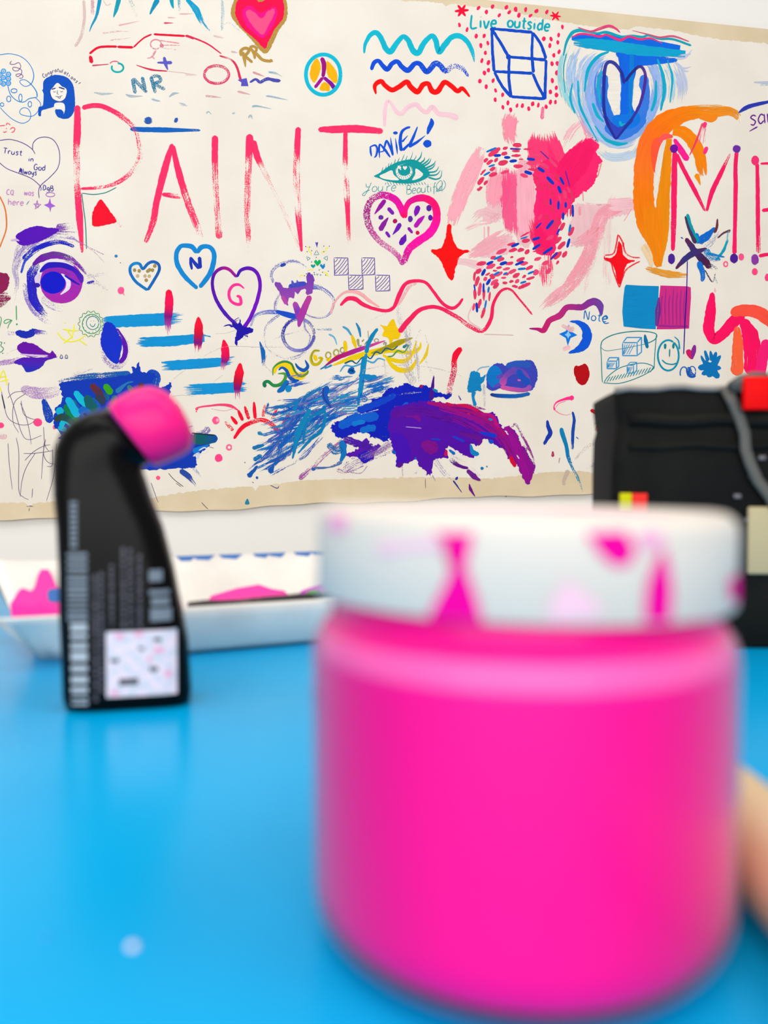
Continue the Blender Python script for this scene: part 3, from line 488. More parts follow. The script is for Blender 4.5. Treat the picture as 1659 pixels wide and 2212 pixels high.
s([640,1390,645,1270,700,1190,800,1150,900,1160,980,1220,1015,1330,1000,1450,930,1570,800,1660,700,1740,650,1830,620,1930],[40,60,70,80,90,90,90,96,100,100,90,80,70],['ff1464','ff0a8a','e00890','e80a80','f80a70','ff0a70','ff0a80','ff0a9a','ff0aa8','f60aa0','f010a0','d81898','d01898'],[0,0,0,0,0,0,0,0,0,.1,.2,.3,.4],grain=.9); s([620,1390,600,1320],36,'ff1464')
for q_,w_,c_ in (([400,1170,340,1250,268,1345],[50,56,8],'94189c'),([430,1265,500,1345],[50,40],'7a1eae'),([435,1380,380,1460,335,1540],[14,60,60],'882098'),([580,1450,540,1520,485,1590],[56,50,6],'6a1cb0'),([405,1550,455,1620],[36,34],'7c1cb0'),([670,1500,725,1570],[40,30],'8a1cac'),([645,1580,620,1640,575,1710],[10,70,60],'6416b0'),([795,1240,770,1320,755,1370],[66,60,8],'7a18b0'),([870,1360,810,1420,750,1500],[14,60,50],'b40eb0')): s(q_,w_,c_,.08,grain=.2)
for x,y,rx,ry,c_ in ((347,1380,32,28,'6a2a98'),(515,1425,28,28,'a81858'),(698,1400,28,38,'5a28a0'),(920,1270,32,38,'5a2098'),(938,1385,26,36,'5a18a0'),(785,1565,24,24,'d01c50')): d(x,y,rx,ry,c_)
# pink cloud with dashes
R0(); V('I'); D('painted_cloud', 'large translucent pink brushed cloud'); 
def ps(q,w_,c='ff4a88',dr=.3,o=.7,g=.25):
    big=max(w_) if isinstance(w_,list) else w_
    s(q,w_,c,dr,o,g,rough=.05,cap=big<40,fe=.3 if big>40 else 0,fend=.4 if big>40 else 0)
for q in ([480,640,400,760,330,1000,480,1010,540,800,560,600],[640,480,640,700,620,1180,760,1180,780,760,720,560],[260,1300,420,1200,560,1130,600,1260,420,1330],[1130,870,1330,880,1590,840,1600,940,1400,1010,1250,1180,1100,1230,1060,1100]): f(q,'ffb6cc',.12,.5,grain=.2,rough=4,ang=1.4)
ps([320,390,230,600,130,830,60,1050],[90,150,140,110],'ff86a8',[.1,.25,.3,.15],.7)
ps([580,80,560,160,560,280,600,400],[100,150,120,120],'ff5e90',[.45,.2,.25,.5],.75); ps([840,40,832,150],[24,34],'ff7aa4',.2,.8)
ps([480,560,460,760,430,950],[180,220,140],'ff6a9c',[.15,.25,.45],.65); ps([570,560,590,800,590,1000,600,1180],[190,230,190,120],'ff5a92',[.3,.2,.2,.4],.8); ps([700,500,690,800,700,1150],[150,150,150],'ff8cb2',.12,.65)
ps([800,240,800,380,850,560],[150,190,260],'ff3a78',[.5,.1,0],.85); ps([900,240,950,420,990,600],[80,130,200],'ff3a78',[.4,.15,0],.85)
f([760,600,900,480,1000,560,1100,700,1110,840,1000,1000,960,1180,930,1300,860,1310,780,1280,770,1100,800,900,780,740],'ff2e72',.05,.9,grain=.2,ang=1.2,rough=2); ps([900,700,880,950,850,1290],[200,240,140],'ff2f74',[0,.05,.2],.92)
f([960,560,1050,430,1180,340,1270,300,1310,380,1300,440,1345,510,1310,560,1300,640,1260,730,1180,770,1110,830,1000,760],'ff2a70',.05,.9,grain=.2,ang=-.6,rough=2.5)
ps([1000,700,1120,520,1270,300],[180,240,120],'ff2a70',[0,.1,.3],.8); ps([1010,400,1090,250,1190,150],[90,90,50],'ff9ab8',.45,.7); ps([1140,120,1200,200,1250,310],[30,60,90],'ff6a9a',[.3,.2,.2],.7)
ps([870,1290,870,1450,880,1640],[130,130,100],'ff3c78',[.25,.45,.6],.8); ps([740,1000,800,1150,900,1290],[60,140,120],'ff2a6e',.2,.8)
ps([1600,830,1480,900,1360,960,1290,1120,1230,1300,1130,1480,1000,1640,790,1780],[60,110,130,120,120,130,110,70],'ff6898',[.3,.4,.4,.35,.3,.35,.5,.7],.6,.5); ps([1500,700,1400,900,1300,1150,1200,1500,1170,1700],[40,90,130,110,80],'ffa0bc',[.8,.55,.5,.6,.7],.6,.6)
ps([1090,1230,1220,1160,1350,1040],[100,110,70],'ff7aa4',[.3,.35,.5],.55); ps([1400,880,1610,870],[110,110],'ffb4ca',.1,.6); ps([820,1770,960,1640,1080,1560],[70,90,80],'ff88ac',.3,.6); ps([240,1010,330,940,480,990],[80,60,90],'ffb0c8',.3,.45); ps([90,1140,260,1050,500,1000],[40,60,50],'ffa0bc',.55,.6); ps([340,1060,340,1330],[14,10],'ffb0c0',.2,.5); ps([375,1060,375,1170],[24,10],'ff90a8',.2,.5)
ps([200,1320,350,1240,540,1130],[60,130,140],'ff8aae',[.2,.15,.3],.55); ps([110,1360,200,1370,330,1420],[60,60,90],'ffc0d0',.1,.55); ps([500,940,430,990,350,1030],[50,60,50],'e03a70',.65,.7,.9); ps([1180,760,1185,850],8,'e83a68',.3); ps([1155,890,1155,970],22,'ee4a78',.4); ps([1320,1070,1290,1110],12,'e83058',.1); ps([1600,910,1530,1020],6,'e87090',.2,.7); ps([1225,1090,1220,1140],16,'f06a8a',.3)
ps([1300,640,1340,520],[24,10],'f0205a',.4)
ps([1420,900,1380,1300,1400,1650],[60,80,60],'ffd0dc',.5,.5)
D('painted_dashes', 'ring of small pink dashes over the cloud'); pd='e83a66'
PD=[(352,497,24,16,-.8),(330,600,34,10,-.8),(310,675,42,20,-.9),(352,690,24,14,-.9),(300,742,28,14,-.7),(385,515,34,16,-.6),(440,497,24,14,-1),(410,572,28,16,-.5),(415,620,40,18,-.3),(425,430,62,24,-.6),(518,395,24,14,-.2),(610,420,36,12,0),(620,370,40,20,0),(510,442,28,18,-.3),(500,520,44,22,-.2),(515,600,40,14,-.3),(612,458,40,12,-.05),(710,405,36,7,0),(785,458,44,16,0),(655,490,20,7,0),(628,550,44,18,0),(738,525,42,18,.05),(855,545,40,18,.5),(680,630,36,16,.3),(778,645,26,14,.5),(760,580,50,12,.1),(925,520,56,14,.8),(815,725,36,16,.7),(890,720,40,14,1.1),(960,640,36,18,1),(1030,790,40,16,1.4),(920,790,36,10,1.4),(985,830,40,10,1.3),(1090,800,60,12,1.3),(1060,750,30,10,1.2),(870,860,34,14,1.5),(920,910,40,12,1.5),(1050,950,36,6,1.6),(1080,930,50,10,1.7),(870,985,24,16,-1),(815,985,30,12,-1),(955,1015,34,16,-1),(945,1070,36,16,-.8),(1005,1065,40,18,-1.1),(1080,1105,44,20,-1.1),(900,1160,40,16,-.5),(968,1180,40,20,-.7),(1000,1225,46,20,-.8),(1025,1300,34,18,-1),(965,1310,46,22,-.8),(965,1370,20,12,-1),(690,1130,48,8,-.5),(695,1185,36,20,-.2),(570,1215,40,12,-.2),(585,1265,38,16,-.3),(650,1265,30,18,-.3),(485,1277,50,18,-.4),(705,1280,26,18,-.8),(800,1265,50,10,-.3),(575,1325,16,8,-.2),(480,1345,34,16,-.4),(415,1330,24,14,-.4),(315,1380,42,20,-.2),(395,1405,44,20,-.4),(555,1378,34,16,-.2),(465,1415,26,12,-.2),(650,1345,40,16,-.4),(795,1340,32,16,-.3),(680,1380,38,18,-.2),(865,1375,34,18,-.3),(530,1425,32,12,-.2),(430,1440,20,10,-.1),(580,1448,38,16,-.4),(290,1445,30,20,-.6),(370,1470,24,10,-.5),(405,1480,24,12,-.2),(725,1415,36,16,-.5),(460,1470,40,18,-.4),(525,1470,26,12,-.1),(612,1480,34,18,-.5),(680,1490,20,12,-.6),(780,1455,28,24,-.8),(505,1500,22,10,0),(885,1445,32,20,-.7),(735,1505,40,14,-.3),(255,1490,12,40,.1),(280,1530,18,46,.3),(348,1510,18,20,.4),(425,1540,40,18,-.6),(410,1500,26,14,-.3),(515,1545,22,12,.1),(570,1533,20,12,-.3),(620,1530,24,16,-.7),(440,1568,34,20,-.9),(600,1575,26,12,.1),(680,1570,60,16,-.4),(300,1600,16,60,.15),(260,1640,14,46,0),(336,1640,12,60,0),(300,1720,14,44,.2),(385,1660,10,40,.1),(250,1750,12,34,.2),(330,1800,14,50,.3)]
for x,y,rx,ry,a in PD: d(x,y,rx,ry,pd if random.random()<.7 else 'f04a78',a,op=.9,dry=.05,grain=.2,rough=.7)
D('painted_dashes', 'blue dashes scattered in the ring')
BD=[(400,410,48,9,-.4,1),(452,458,32,12,-.1),(535,475,28,12,0),(605,402,48,9,.05,2),(587,505,34,13,-.1),(738,490,36,13,.1),(715,605,36,15,.3),(825,580,36,15,.6),(903,672,46,15,.8),(1003,675,38,12,1.1),(982,750,36,14,1.2),(855,455,54,5,.75,2),(1050,655,70,5,1.3,2),(906,853,30,9,1.5),(972,883,38,11,1.6),(1035,880,26,11,1.6),(1095,930,54,10,1.55),(1012,975,34,11,1.6),(403,545,30,8,-.3,1),(362,614,34,9,-.5,1),(900,1047,50,14,-.9),(803,1057,36,8,-.8),(1070,1080,36,10,-1.4,1),(970,1108,32,8,-1.1),(1057,1205,42,12,-1.3),(680,1160,34,7,-.3,1),(782,1168,36,13,-.3),(603,1222,38,12,-.4),(785,1237,42,12,-.6),(882,1270,52,13,-.6),(935,1315,44,12,-.8,2),(455,1330,40,10,-.4,1),(387,1375,34,12,-.4),(503,1378,34,15,-.3),(640,1377,42,11,-.4),(660,1425,36,10,-.1,1),(333,1455,34,14,-1.1),(445,1465,30,10,-.5,1),(520,1465,22,9,-.4,1),(738,1457,32,9,-.4,1),(672,1540,28,9,-.3,1),(375,1537,32,13,-1),(257,1585,30,7,1.4),(333,1588,42,9,1.6),(376,1603,28,9,-1.4,1),(276,1755,44,11,1.5),(350,1730,40,8,-1.4,1)]
for q_ in BD:
    x,y,rx,ry,a=q_[:5]; k=q_[5] if len(q_)>5 else 0; c_,s_=math.cos(a),math.sin(a)
    s([x-rx*c_,y-rx*s_,x,y,x+rx*c_,y+rx*s_],[ry*1.6,ry*2,ry*1.6],['1038b8','1a70c4','5028a0'][k],[0,.2,.3][k],grain=.3)
# heart with blue rings
V('D'); D('painted_heart', 'dark blue heart under a broad blue T surrounded by turquoise arcs'); LB='5c98e8'; TQ='08a8c8'
def rs(q,w_,c=LB,dr=.4,o=.75): s(q,w_,c,dr,o,.12,cap=False,rough=.03,fe=.25,fend=.4)
rs([160,330,122,480,130,650,190,880],[50,70,90,60],'68c8d8',[.3,.4,.45,.6]); rs([250,340,190,480,190,640,240,820,330,990,440,1090],[40,80,80,70,60,50],'80b4ec',[.35,.45,.45,.45,.5,.6])
rs([400,380,290,480,250,640,280,820,370,970,480,1060,600,1070,700,1010],[50,80,90,90,90,90,90,50],'8cb8f0',[.35,.4,.45,.4,.35,.35,.4,.5]); rs([480,420,370,500,330,660,360,830,440,960,540,1020,660,990,760,880,820,700,800,540,730,450],[60,80,90,90,100,110,110,90,70,60,50],'5a98ec',[.4,.35,.35,.3,.25,.2,.25,.3,.35,.4,.4])
rs([420,470,390,600,395,760,440,880],[50,60,60,50],'3a88e8',.3,.8); rs([720,430,830,540,860,700,800,860],[60,90,90,70],'74a8f0',[.4,.4,.45,.5]); rs([850,440,930,580,930,740,880,830],[50,60,60,40],'88c8e8',[.4,.5,.5,.6]); rs([960,470,1015,620,1000,770],[60,90,60],'9cb8f0',.35,.6)
rs([380,1120,500,1180,640,1150,700,1080],[40,70,70,40],'a8ccf0',.35,.6); rs([640,1178,720,1050,740,950],[50,60,50],'80d0e0',.5,.7)
s([440,560,440,760,480,880,540,930],[40,70,60,60],'2a78e4',.05,.9); s([730,560,730,720,700,860,620,930],[60,90,90,80],'3a7ce4',.15,.9); s([440,940,540,1000,640,960,740,880],[60,90,100,70],'3a80e8',.15,.85)
f([545,545,572,610,566,750,530,815,512,840,478,790,455,700,485,600],CRM,rough=.4); f([662,600,708,680,700,760,650,830,640,780,655,700],CRM,rough=.4)
s([190,285,300,290,500,305,700,325,1000,365],[30,70,80,90,50],'1268dc',[.3,0,.05,.05,.2],grain=.2,cap=False); s([520,400,620,420,700,450,980,450],[40,120,90,30],'1268dc',[.2,0,.05,.3],grain=.2)
s([625,380,612,500,602,650,598,800,610,870],[190,130,86,90,130],'0c66dc',0,grain=.2,cap=False); s([490,880,560,910,640,900,690,850],[60,110,110,60],'1674dc',.05)
s([640,400,635,600,625,870],[30,40,20],'1c88e0',.1,.8,.1)
s([205,318,300,325,450,340,700,375,1040,405],[40,76,84,84,50],'04a0cc',[.4,0,0,0,.3],grain=.15,cap=False)
for q_,w_ in (([470,385,380,430,310,530,285,690],[16,26,26,12]),([235,600,250,780,300,900,390,1070],[12,20,16,6]),([345,770,380,860,430,915],[20,26,12]),([360,940,440,1040,540,1078,612,1070],[8,24,30,10]),([830,440,870,560,882,680,855,830],[12,26,28,14]),([820,600,815,740,785,835],[12,26,20]),([905,450,942,580,925,770],[6,18,8]),([415,530,385,640,405,770],[14,22,14]),([195,620,180,740,215,850],[10,18,14]),([550,905,560,935,600,930],[16,24,16])): s(q_,w_,TQ,.08,grain=.1)
q='28309c'; f([432,870,470,960,520,1048,575,985,650,900,640,880,560,950,500,930,455,870],'3446bc',.05,.9)
s([582,628,562,545,510,475,460,468,436,530,430,680,432,820,455,920,520,1045],[22,24,26,26,26,24,24,24,14],q,.05,.85); s([590,612,640,545,700,498,738,545,735,640,700,780,640,890,575,975,520,1045],[22,22,22,22,24,22,20,20,14],['2a2a88','2a2a88','5a2a98','4a30a0','203aa0','28309c'],.05,.85)
s([128,420,150,320,190,250,240,228,300,235,380,250,450,243,560,275,640,270,720,278,765,265,850,290,950,295,1085,342],[10,18,24,26,20,14,24,18,20,20,18,18,16,16],'08a0b4',.05,grain=.1)
s([235,205,330,235,400,215,470,195,520,215,552,245],[6,14,22,20,16,8],'dc4878',.25,grain=.1); s([185,282,250,255,330,260,400,275,450,262,550,300,620,275,700,295,780,288,870,325],[6,16,14,16,14,20,16,16,14,4],'ee3478',.15,grain=.1); s([640,228,760,258,850,280,950,272,1070,312],[4,10,14,16,8],'dc5080',.2,.8,grain=.1)
for q_ in ([960,440,1040,430,1090,370],[960,460,1020,510,1090,500],[990,480,1030,530,1080,530],[980,420,1060,410,1090,400]): rs(q_,[30,16,6],'a8bcf0',.3,.6)
s([150,400,128,520,140,700],[8,8,6],'08a0b4',.3)
# orange stroke, ME
V('J'); D('painted_arch', 'broad orange brushed arch'); OR='f4801c'
s([420,620,440,480,520,300,640,170,800,90,1000,50,1200,60,1380,100],[30,60,70,80,60,40,60,30],'f0a850',[.3,.4,.5,.5,.4,.4,.3,.3],.8,.15)
s([1385,150,1300,90,1150,100,1000,100,860,120,700,190,590,300,520,450,490,620,480,800,490,1000,530,1180,580,1330],[60,80,90,110,150,190,210,200,190,190,200,200,120],['ee9a38','f09030','f08a28','f4801c','f87824','fa7030','f87830','f47c24','f2801c','f28418'],[.4,.2,.3,.2,.15,.1,.05,0,0,0,0,.05,.3],grain=.15,cap=False)
s([1000,130,1120,160,1180,130],[50,70,30],'f4882a',.2); s([760,270,860,290,950,380,1010,500,1030,620,1050,700],[90,110,120,110,100,60],'f4861e',[.1,.05,0,0,.15,.5],grain=.15,cap=False); s([980,680,1020,790],[60,6],'f4901e',.2)
s([620,340,590,450,590,600,600,680],[70,80,60,30],'fc5a40',[.1,.05,.2,.5],grain=.15); s([760,330,680,330,640,400],[30,60,60],'fc5a58',.1)
s([690,360,650,450,620,640,600,850],[30,40,60,30],CRM,.05,.9,.2); s([600,700,600,850],30,CRM,.2)
s([725,350,705,520,690,700,670,900,660,1100,650,1300,620,1500,628,1560],[50,80,100,120,130,120,80,50],'ec8c10',[.1,.05,0,0,0,.05,.1,.2],grain=.15,cap=False); s([560,1000,570,1200,600,1400,610,1550],[160,180,130,40],'f0861a',[0,0,.1,.3],grain=.15,cap=False)
s([480,1350,530,1450,560,1560],[80,70,30],'f0c890',.2,.7); s([500,1575,600,1600,720,1630,900,1640],[40,60,70,40],'e49a3c',[.5,.3,.35,.6],grain=.2)
s([1385,120,1395,200],[10,16],'f8e0c8',.3)
D('painted_marks', 'magenta marks on the orange arch'); s([770,350,830,450,900,555],[30,60,60],'fb2c90',.05,grain=.1); s([1065,190,1055,250],[44,30],'fa4080'); s([1040,200,980,370,915,510],[18,22,10],'f84a6a',.1,.8); s([1055,240,1040,300,1025,400],[60,70,70],'fb70a0',.55,.8,.1); s([1083,425,1052,495],[40,36],'fb3c84')
D('painted_letter', 'pink-red letter M'); q='f42a66'
s([778,470,772,700,768,1000,764,1200,758,1410],[44,56,52,50,34],q,[0,0,.15,.3,.05]); s([790,490,850,620,960,830,1065,1035],[36,38,42,22],q,[.1,.2,.05,.4]); s([1300,490,1210,680,1130,850,1078,1035],[20,44,46,24],q,[.5,.15,.05,.2]); s([1362,470,1350,620,1352,800,1345,1200,1340,1440],[38,38,42,36,42],q,[.2,0,0,0,0])
D('painted_letter', 'pink-red letter E at the right edge'); s([1555,580,1560,800,1562,1100,1568,1430],[34,38,40,40],q,[0,.1,.1,.45]); s([1585,585,1720,580],[20,26],q); s([1600,1028,1720,1012],[34,34],q,.15); s([1570,1458,1720,1430],[34,30],q)
D('painted_dots', 'purple and pink dots at the letter ends')
for x,y,rx,ry,c_ in ((768,443,38,42,'6a149c'),(1362,445,38,38,'6a30a0'),(745,1485,34,50,'4a2494'),(1337,1480,38,46,'4a2090'),(1535,1490,36,52,'8a3ca0'),(1537,555,38,46,'f43c78'),(1405,1468,26,34,'fb5c90'),(1533,1607,28,34,'fb5084'),(1652,1660,26,36,'fb4c84')): d(x,y,rx,ry,c_)
e(1258,1535,18,22,14,'fb6c94')
D('painted_star', 'splattered star of teal, blue and maroon strokes')
for q_,w_,c_,dr in (([1160,1190,1080,1270,1000,1330],[30,70,80],'1668c8',.3),([980,1240,1000,1340],[30,60],'0c70d4',.05),([1190,1230,1120,1330,1050,1400],[30,50,50],'6878b8',.6),([895,1060,925,1180,990,1330],[34,38,50],'0898a8',0),([875,1080,910,1200,975,1340],[18,26,40],'44345c',0),([880,1290,950,1390,1040,1490,1115,1570],[38,60,76,54],['5a2040','3c2c70','401e50','5a1c34'],0),([785,1580,870,1490,960,1430,1080,1385],[24,50,60,24],['5a2440','34307c','3a2c70','4a3060'],.15),([1180,1105,1175,1180,1150,1240],[16,22,30],'6a3040',.15),([1305,1215,1240,1240,1180,1290],[30,18,14],'5a3850',.35),([1278,1300,1235,1410,1160,1500],[18,26,20],'129cb8',.25),([1060,1400,1130,1480,1210,1490],[70,60,30],'0c88cc',.45),([1000,1510,1040,1620,1035,1700],[60,50,30],'0c70cc',.3),([1060,1590,1130,1700,1160,1620],[10,14,8],'503050',.4),([1100,1540,1180,1590],[50,30],'5a6090',.6),([1080,1430,1250,1470],[30,14],'1a80c8',.4),([1280,1230,1270,1320],[14,10],'7ac0d8',.3),([1150,1650,1180,1720],10,'4a78b8',.4),([835,1280,855,1295],[16,10],'2a60b0',.1)): s(q_,w_,c_,dr,rough=.15)
D('painted_drip', 'thin dark blue drip line'); s([895,1500,890,1750,880,1950,872,2110,860,2390],[9,9,10,10,9],'241090')
D('painted_words', 'purple handwriting at the right edge'); t('sar',1490,225,150,12,'6a1c90',-.15,sx=1.05,slant=.1); s([1480,280,1560,235],[8,14],'6a1c90'); s([1378,105,1440,62,1520,32,1690,-5],[14,40,40,24],'2c38a8',[.2,.1,.1,.3],grain=.1)
V('D'); s([1550,615,1690,620],[8,26],'a0b0dc',.3,.6); s([1600,635,1690,632],14,'a0d0e8',.3,.5)
V('I'); D('painted_star', 'red four-pointed star with a loose pink outline'); q='f4143c'
f([1490,1190,1515,1240,1522,1300,1570,1345,1625,1355,1560,1385,1530,1450,1515,1510,1495,1560,1465,1500,1455,1440,1425,1375,1365,1335,1430,1330,1465,1290,1475,1230],'f40a28',rough=.8)
for q_ in ([1480,1130,1465,1220,1440,1295,1365,1310],[1485,1135,1520,1200,1545,1290,1600,1325,1670,1330],[1530,1200,1520,1240],[1365,1315,1370,1345,1420,1370,1440,1440,1470,1530,1492,1585],[1492,1585,1520,1500,1545,1440,1600,1395,1670,1360]): s(q_,[12,14,10],q,[.1,.4,.2],.8)
# lower right group
R0(); V('N'); D('painted_squares', 'bright blue square joined to a magenta square')
f([678,112,780,118,905,122,903,200,890,320,885,422,780,415,660,400,653,300,660,200,668,130],'0c88c4',0,rough=.5,grain=.3,smooth=False); f([915,118,1100,122,1125,130,1128,200,1118,330,1115,415,1000,420,888,420,900,300,906,200],'cc3484',0,rough=.6,grain=.2,ang=1.57,smooth=False)
for x in range(930,1110,26): s([x,135+random.random()*60,x-8,250,x-6,390],[6,12,8],'a42c8a',.25,1,.1)
s([905,200,898,300,890,400],[10,40,20],'702c94',.2,.8); s([900,395,1000,400,1110,400],16,'a02c90',.3)
D('painted_zigzag', 'broad pink and coral zigzag at the right edge'); q='fc2464'
s([1275,165,1262,300,1250,420,1285,488,1345,450,1420,370,1490,310],[30,76,76,70,76,84,70],q,[.1,0,0,0,0,0],grain=.1); s([1400,310,1480,290,1580,300,1659,350,1760,420],[60,80,90,90,80],'fc5848',[.1,.05,.1,.1],grain=.1); s([1480,350,1530,450,1550,560,1550,740],[60,110,120,120],q,[0,0,.05,.2],grain=.1); s([1445,400,1450,520,1445,740],[40,74,90],'fc6844',[.3,.15,.2],grain=.1); s([1650,490,1625,600,1600,760],[60,76,70],'fa2c78',.1,grain=.1); s([1290,130,1295,165],[4,20],'fba0b8',.3,.7)
D('painted_squiggle', 'magenta to purple squiggle'); s([8,415,60,418,110,425,150,360,220,325,270,270,340,268,380,265,430,235,470,230,500,262,508,325],[8,20,40,40,44,40,44,44,48,54,50,14],['80207c','b8206c','c4286c','bc2c78','b02c80','982c88','8a3090','7a3898','6c409c','6c409c'],0,grain=.15)
D('painted_words', 'blue word Note'); t('Note',385,352,62,7,'1a70b8',.12,sx=1.15,sp=1.2); s([515,352,550,345,540,325,515,345,530,378,562,375],8,'1a70b8')
D('painted_moon', 'blue crescent moon with a four-pointed star'); f([288,365,345,358,400,378,438,430,442,480,420,540,370,575,290,588,285,575,340,540,375,480,370,420,335,385],'0c58d4',.02,ang=1.2,grain=.1); f([284,385,292,430,342,460,296,480,276,535,262,480,215,452,262,432],'1c74dc',rough=.2,smooth=False); f([279,430,287,447,300,460,287,468,278,485,270,468,255,456,270,447],'8cc8f0',rough=.1,smooth=False)
s([240,560,295,540],[30,30],'f8b0c0',.2,.6); s([230,390,300,420,310,400],[20,40,20],'f8a8bc',.4,.5)
D('painted_jar', 'teal line drawing of a jar with cubes inside'); q='14848c'
for q_,w_ in (([502,545,520,495,600,455,720,435,830,437,888,455,878,490,820,520],7),([820,520,700,545,600,562,540,568,508,548,505,530],4),([503,540,508,620,510,700,515,788],6),([888,458,878,580,872,692],6),([520,790,640,792,780,745,868,690,830,660,760,655,640,685,560,740,525,788],6)): s(q_,w_,q)
for i in range(16):
    x=545+i*20; s([x+24,740-i*4.2+ (5 if i<6 else 0),x,785-i*4.5],6,q)
q='3492cc'
for x0,y0,x1,y1,dx,dy,k in ((655,512,755,602,30,-36,1),(548,640,612,692,16,-24,1),(686,668,730,722,22,-20,.8)):
    s([x0,y0,x1,y0,x1,y1,x0,y1,x0,y0],8*k,q,straight=True); s([x0,y0,x0+dx,y0+dy,x1+dx,y0+dy,x1+dx,y1+dy*.7,x1,y1],8*k,q,.15,straight=True); s([x1,y0,x1+dx,y0+dy],8*k,q)
    for i in range(1,6): u=i/6; s([x0+(x1-x0)*u,y0+8,x0+(x1-x0)*max(0,u-.45)+4,y1-6],5*k,q)
s([808,455,815,500,826,552],[12,28,20],'0c74a8')
D('painted_face', 'round teal smiling face'); e(970,600,72,105,13,'1a90b0',-60,300,dry=.2); s([1010,470,1040,500,1048,560],[6,10,12],'1a90b0',.3); d(948,538,10,20,'14848c'); d(1005,535,9,20,'14848c'); s([980,555,978,612],9,'14848c',.2); s([925,630,955,655,1000,662,1030,652],9,'1a88a0')
D('painted_heart', 'small magenta heart with a purple side'); f([1135,628,1100,600,1092,570,1112,558,1130,570],'cc2464',rough=.3); f([1128,572,1145,530,1160,532,1162,570,1148,610,1135,628],'8a2c94',rough=.3)
D('painted_loops', 'two small blue loops'); e(1078,722,26,42,9,'2a68b8',150,380,dry=.3); s([1110,680,1120,730,1160,745],[40,44,20],'1a58b4',.35); e(1135,712,24,36,7,'1a58b4')
D('painted_hand', 'blue splayed brush mark'); 
for q_,w_ in (([1175,685,1250,680,1335,690],[30,60,20]),([1195,600,1215,640,1260,690,1320,755],[8,24,70,40]),([1332,600,1280,670,1245,750],[14,60,50]),([1222,565,1245,640],[14,30]),([1260,568,1275,640],[14,34]),([1300,575,1285,640],[16,40]),([1200,730,1270,700],[24,60])): s(q_,w_,'0c74b8',.1,rough=.15)
D('painted_berry', 'dark red berry'); f([318,690,335,668,350,675,395,658,420,690,427,740,405,790,375,806,340,780,322,730],'b4101c',.02,rough=.8,grain=.2)
# lower right under the jar drawing
R0(); V('R'); D('painted_swirl', 'thin pink open swirl'); s([748,438,660,455,570,490,535,540,545,590],[50,30,20,12,30],'fb3c8c'); s([545,585,600,625,680,645,740,630],[16,9,7],'e89aa8',.1); s([555,560,590,510,680,475],8,'f080a0'); d(745,440,28,30,'fb3c8c')
D('painted_dot', 'pink dot beside the dark bag'); d(1325,465,34,40,'fa1a80')
D('painted_marks', 'blue vertical brush marks')
s([453,705,465,780,490,860,450,930,415,1000],[26,46,56,46,30],'183aa8',[0,0,.05,.1,.3],rough=.15); s([755,602,775,700,760,850,755,1058],[24,36,40,32],'1a48a8',[0,0,.1,.5]); s([620,795,635,870,680,1010,705,1150,760,1280,820,1400,890,1595],[40,56,46,44,36,34,6],['0c80b4','0c80b4','1078b8','1a88b0','5aa0b8'],[0,0,.1,.3,.45,.45,.6]); s([520,1075,520,1145],[20,44],'b43a60',.2); s([602,1150,592,1225],[20,8],'b890a4',.45); s([798,905,832,935],[20,6],'5a80b8',.2)
s([705,1300,650,1440,665,1485],[60,40,30],'c0a090',.35,.5)
D('painted_cross', 'scratchy red cross'); q='d83848'
s([1215,480,1130,650,1080,760,1050,850],[40,90,120,50],q,.55,.9,.1); s([1140,510,1180,700,1130,850,1100,950],[40,130,130,40],q,.6,.9,.1); s([1230,600,1150,800,1080,940],[40,70,30],q,.7,.8,.1); s([968,585,1040,615,1120,660,1200,710,1290,790],[44,50,60,80,60],['cc1424','c81c2c','e04458','e86070'],[0,0,.1,.25,.5],grain=.3); s([1075,660,1060,710],14,'90182c'); s([1200,960,1100,1055],[40,6],'e06068',.4)
D('painted_blob', 'blue blob partly behind the bag'); s([780,1180,900,1050,1000,990,1140,955],[20,44,40,30],'b08890',.62,.7,.9); s([900,1290,1080,1220,1250,1140,1420,1050],[20,80,100,90],'6070b8',[.75,.5,.4,.3],.7,.8); s([1290,705,1340,770,1390,830],[50,70,80],'0878b4'); f([1222,870,1235,820,1260,780,1330,758,1420,780,1420,1120,1370,1060,1300,1000,1240,930],'0c54b0',rough=1); f([1300,1290,1330,1240,1340,1150,1420,1100,1420,1295],'0c58b8',rough=1.5); s([1280,1120,1330,1080,1300,1180],20,'b070b0',.5)
R0(); V('P'); D('painted_drop', 'tiny blue drop on the bare paper'); f([533,1095,548,1125,545,1140,520,1140,516,1125],'2a80a4',rough=.3)
D('pen_marks', 'short dark pen marks along the bottom edge'); s([190,1123,210,1145,240,1175],4,'303038'); s([0,980,40,1008],4,'303038'); s([570,970,580,980],5,'303038'); d(515,827,4,4,'303038'); s([700,993,755,1018,770,1000],[4,8,4],'404890',.3)
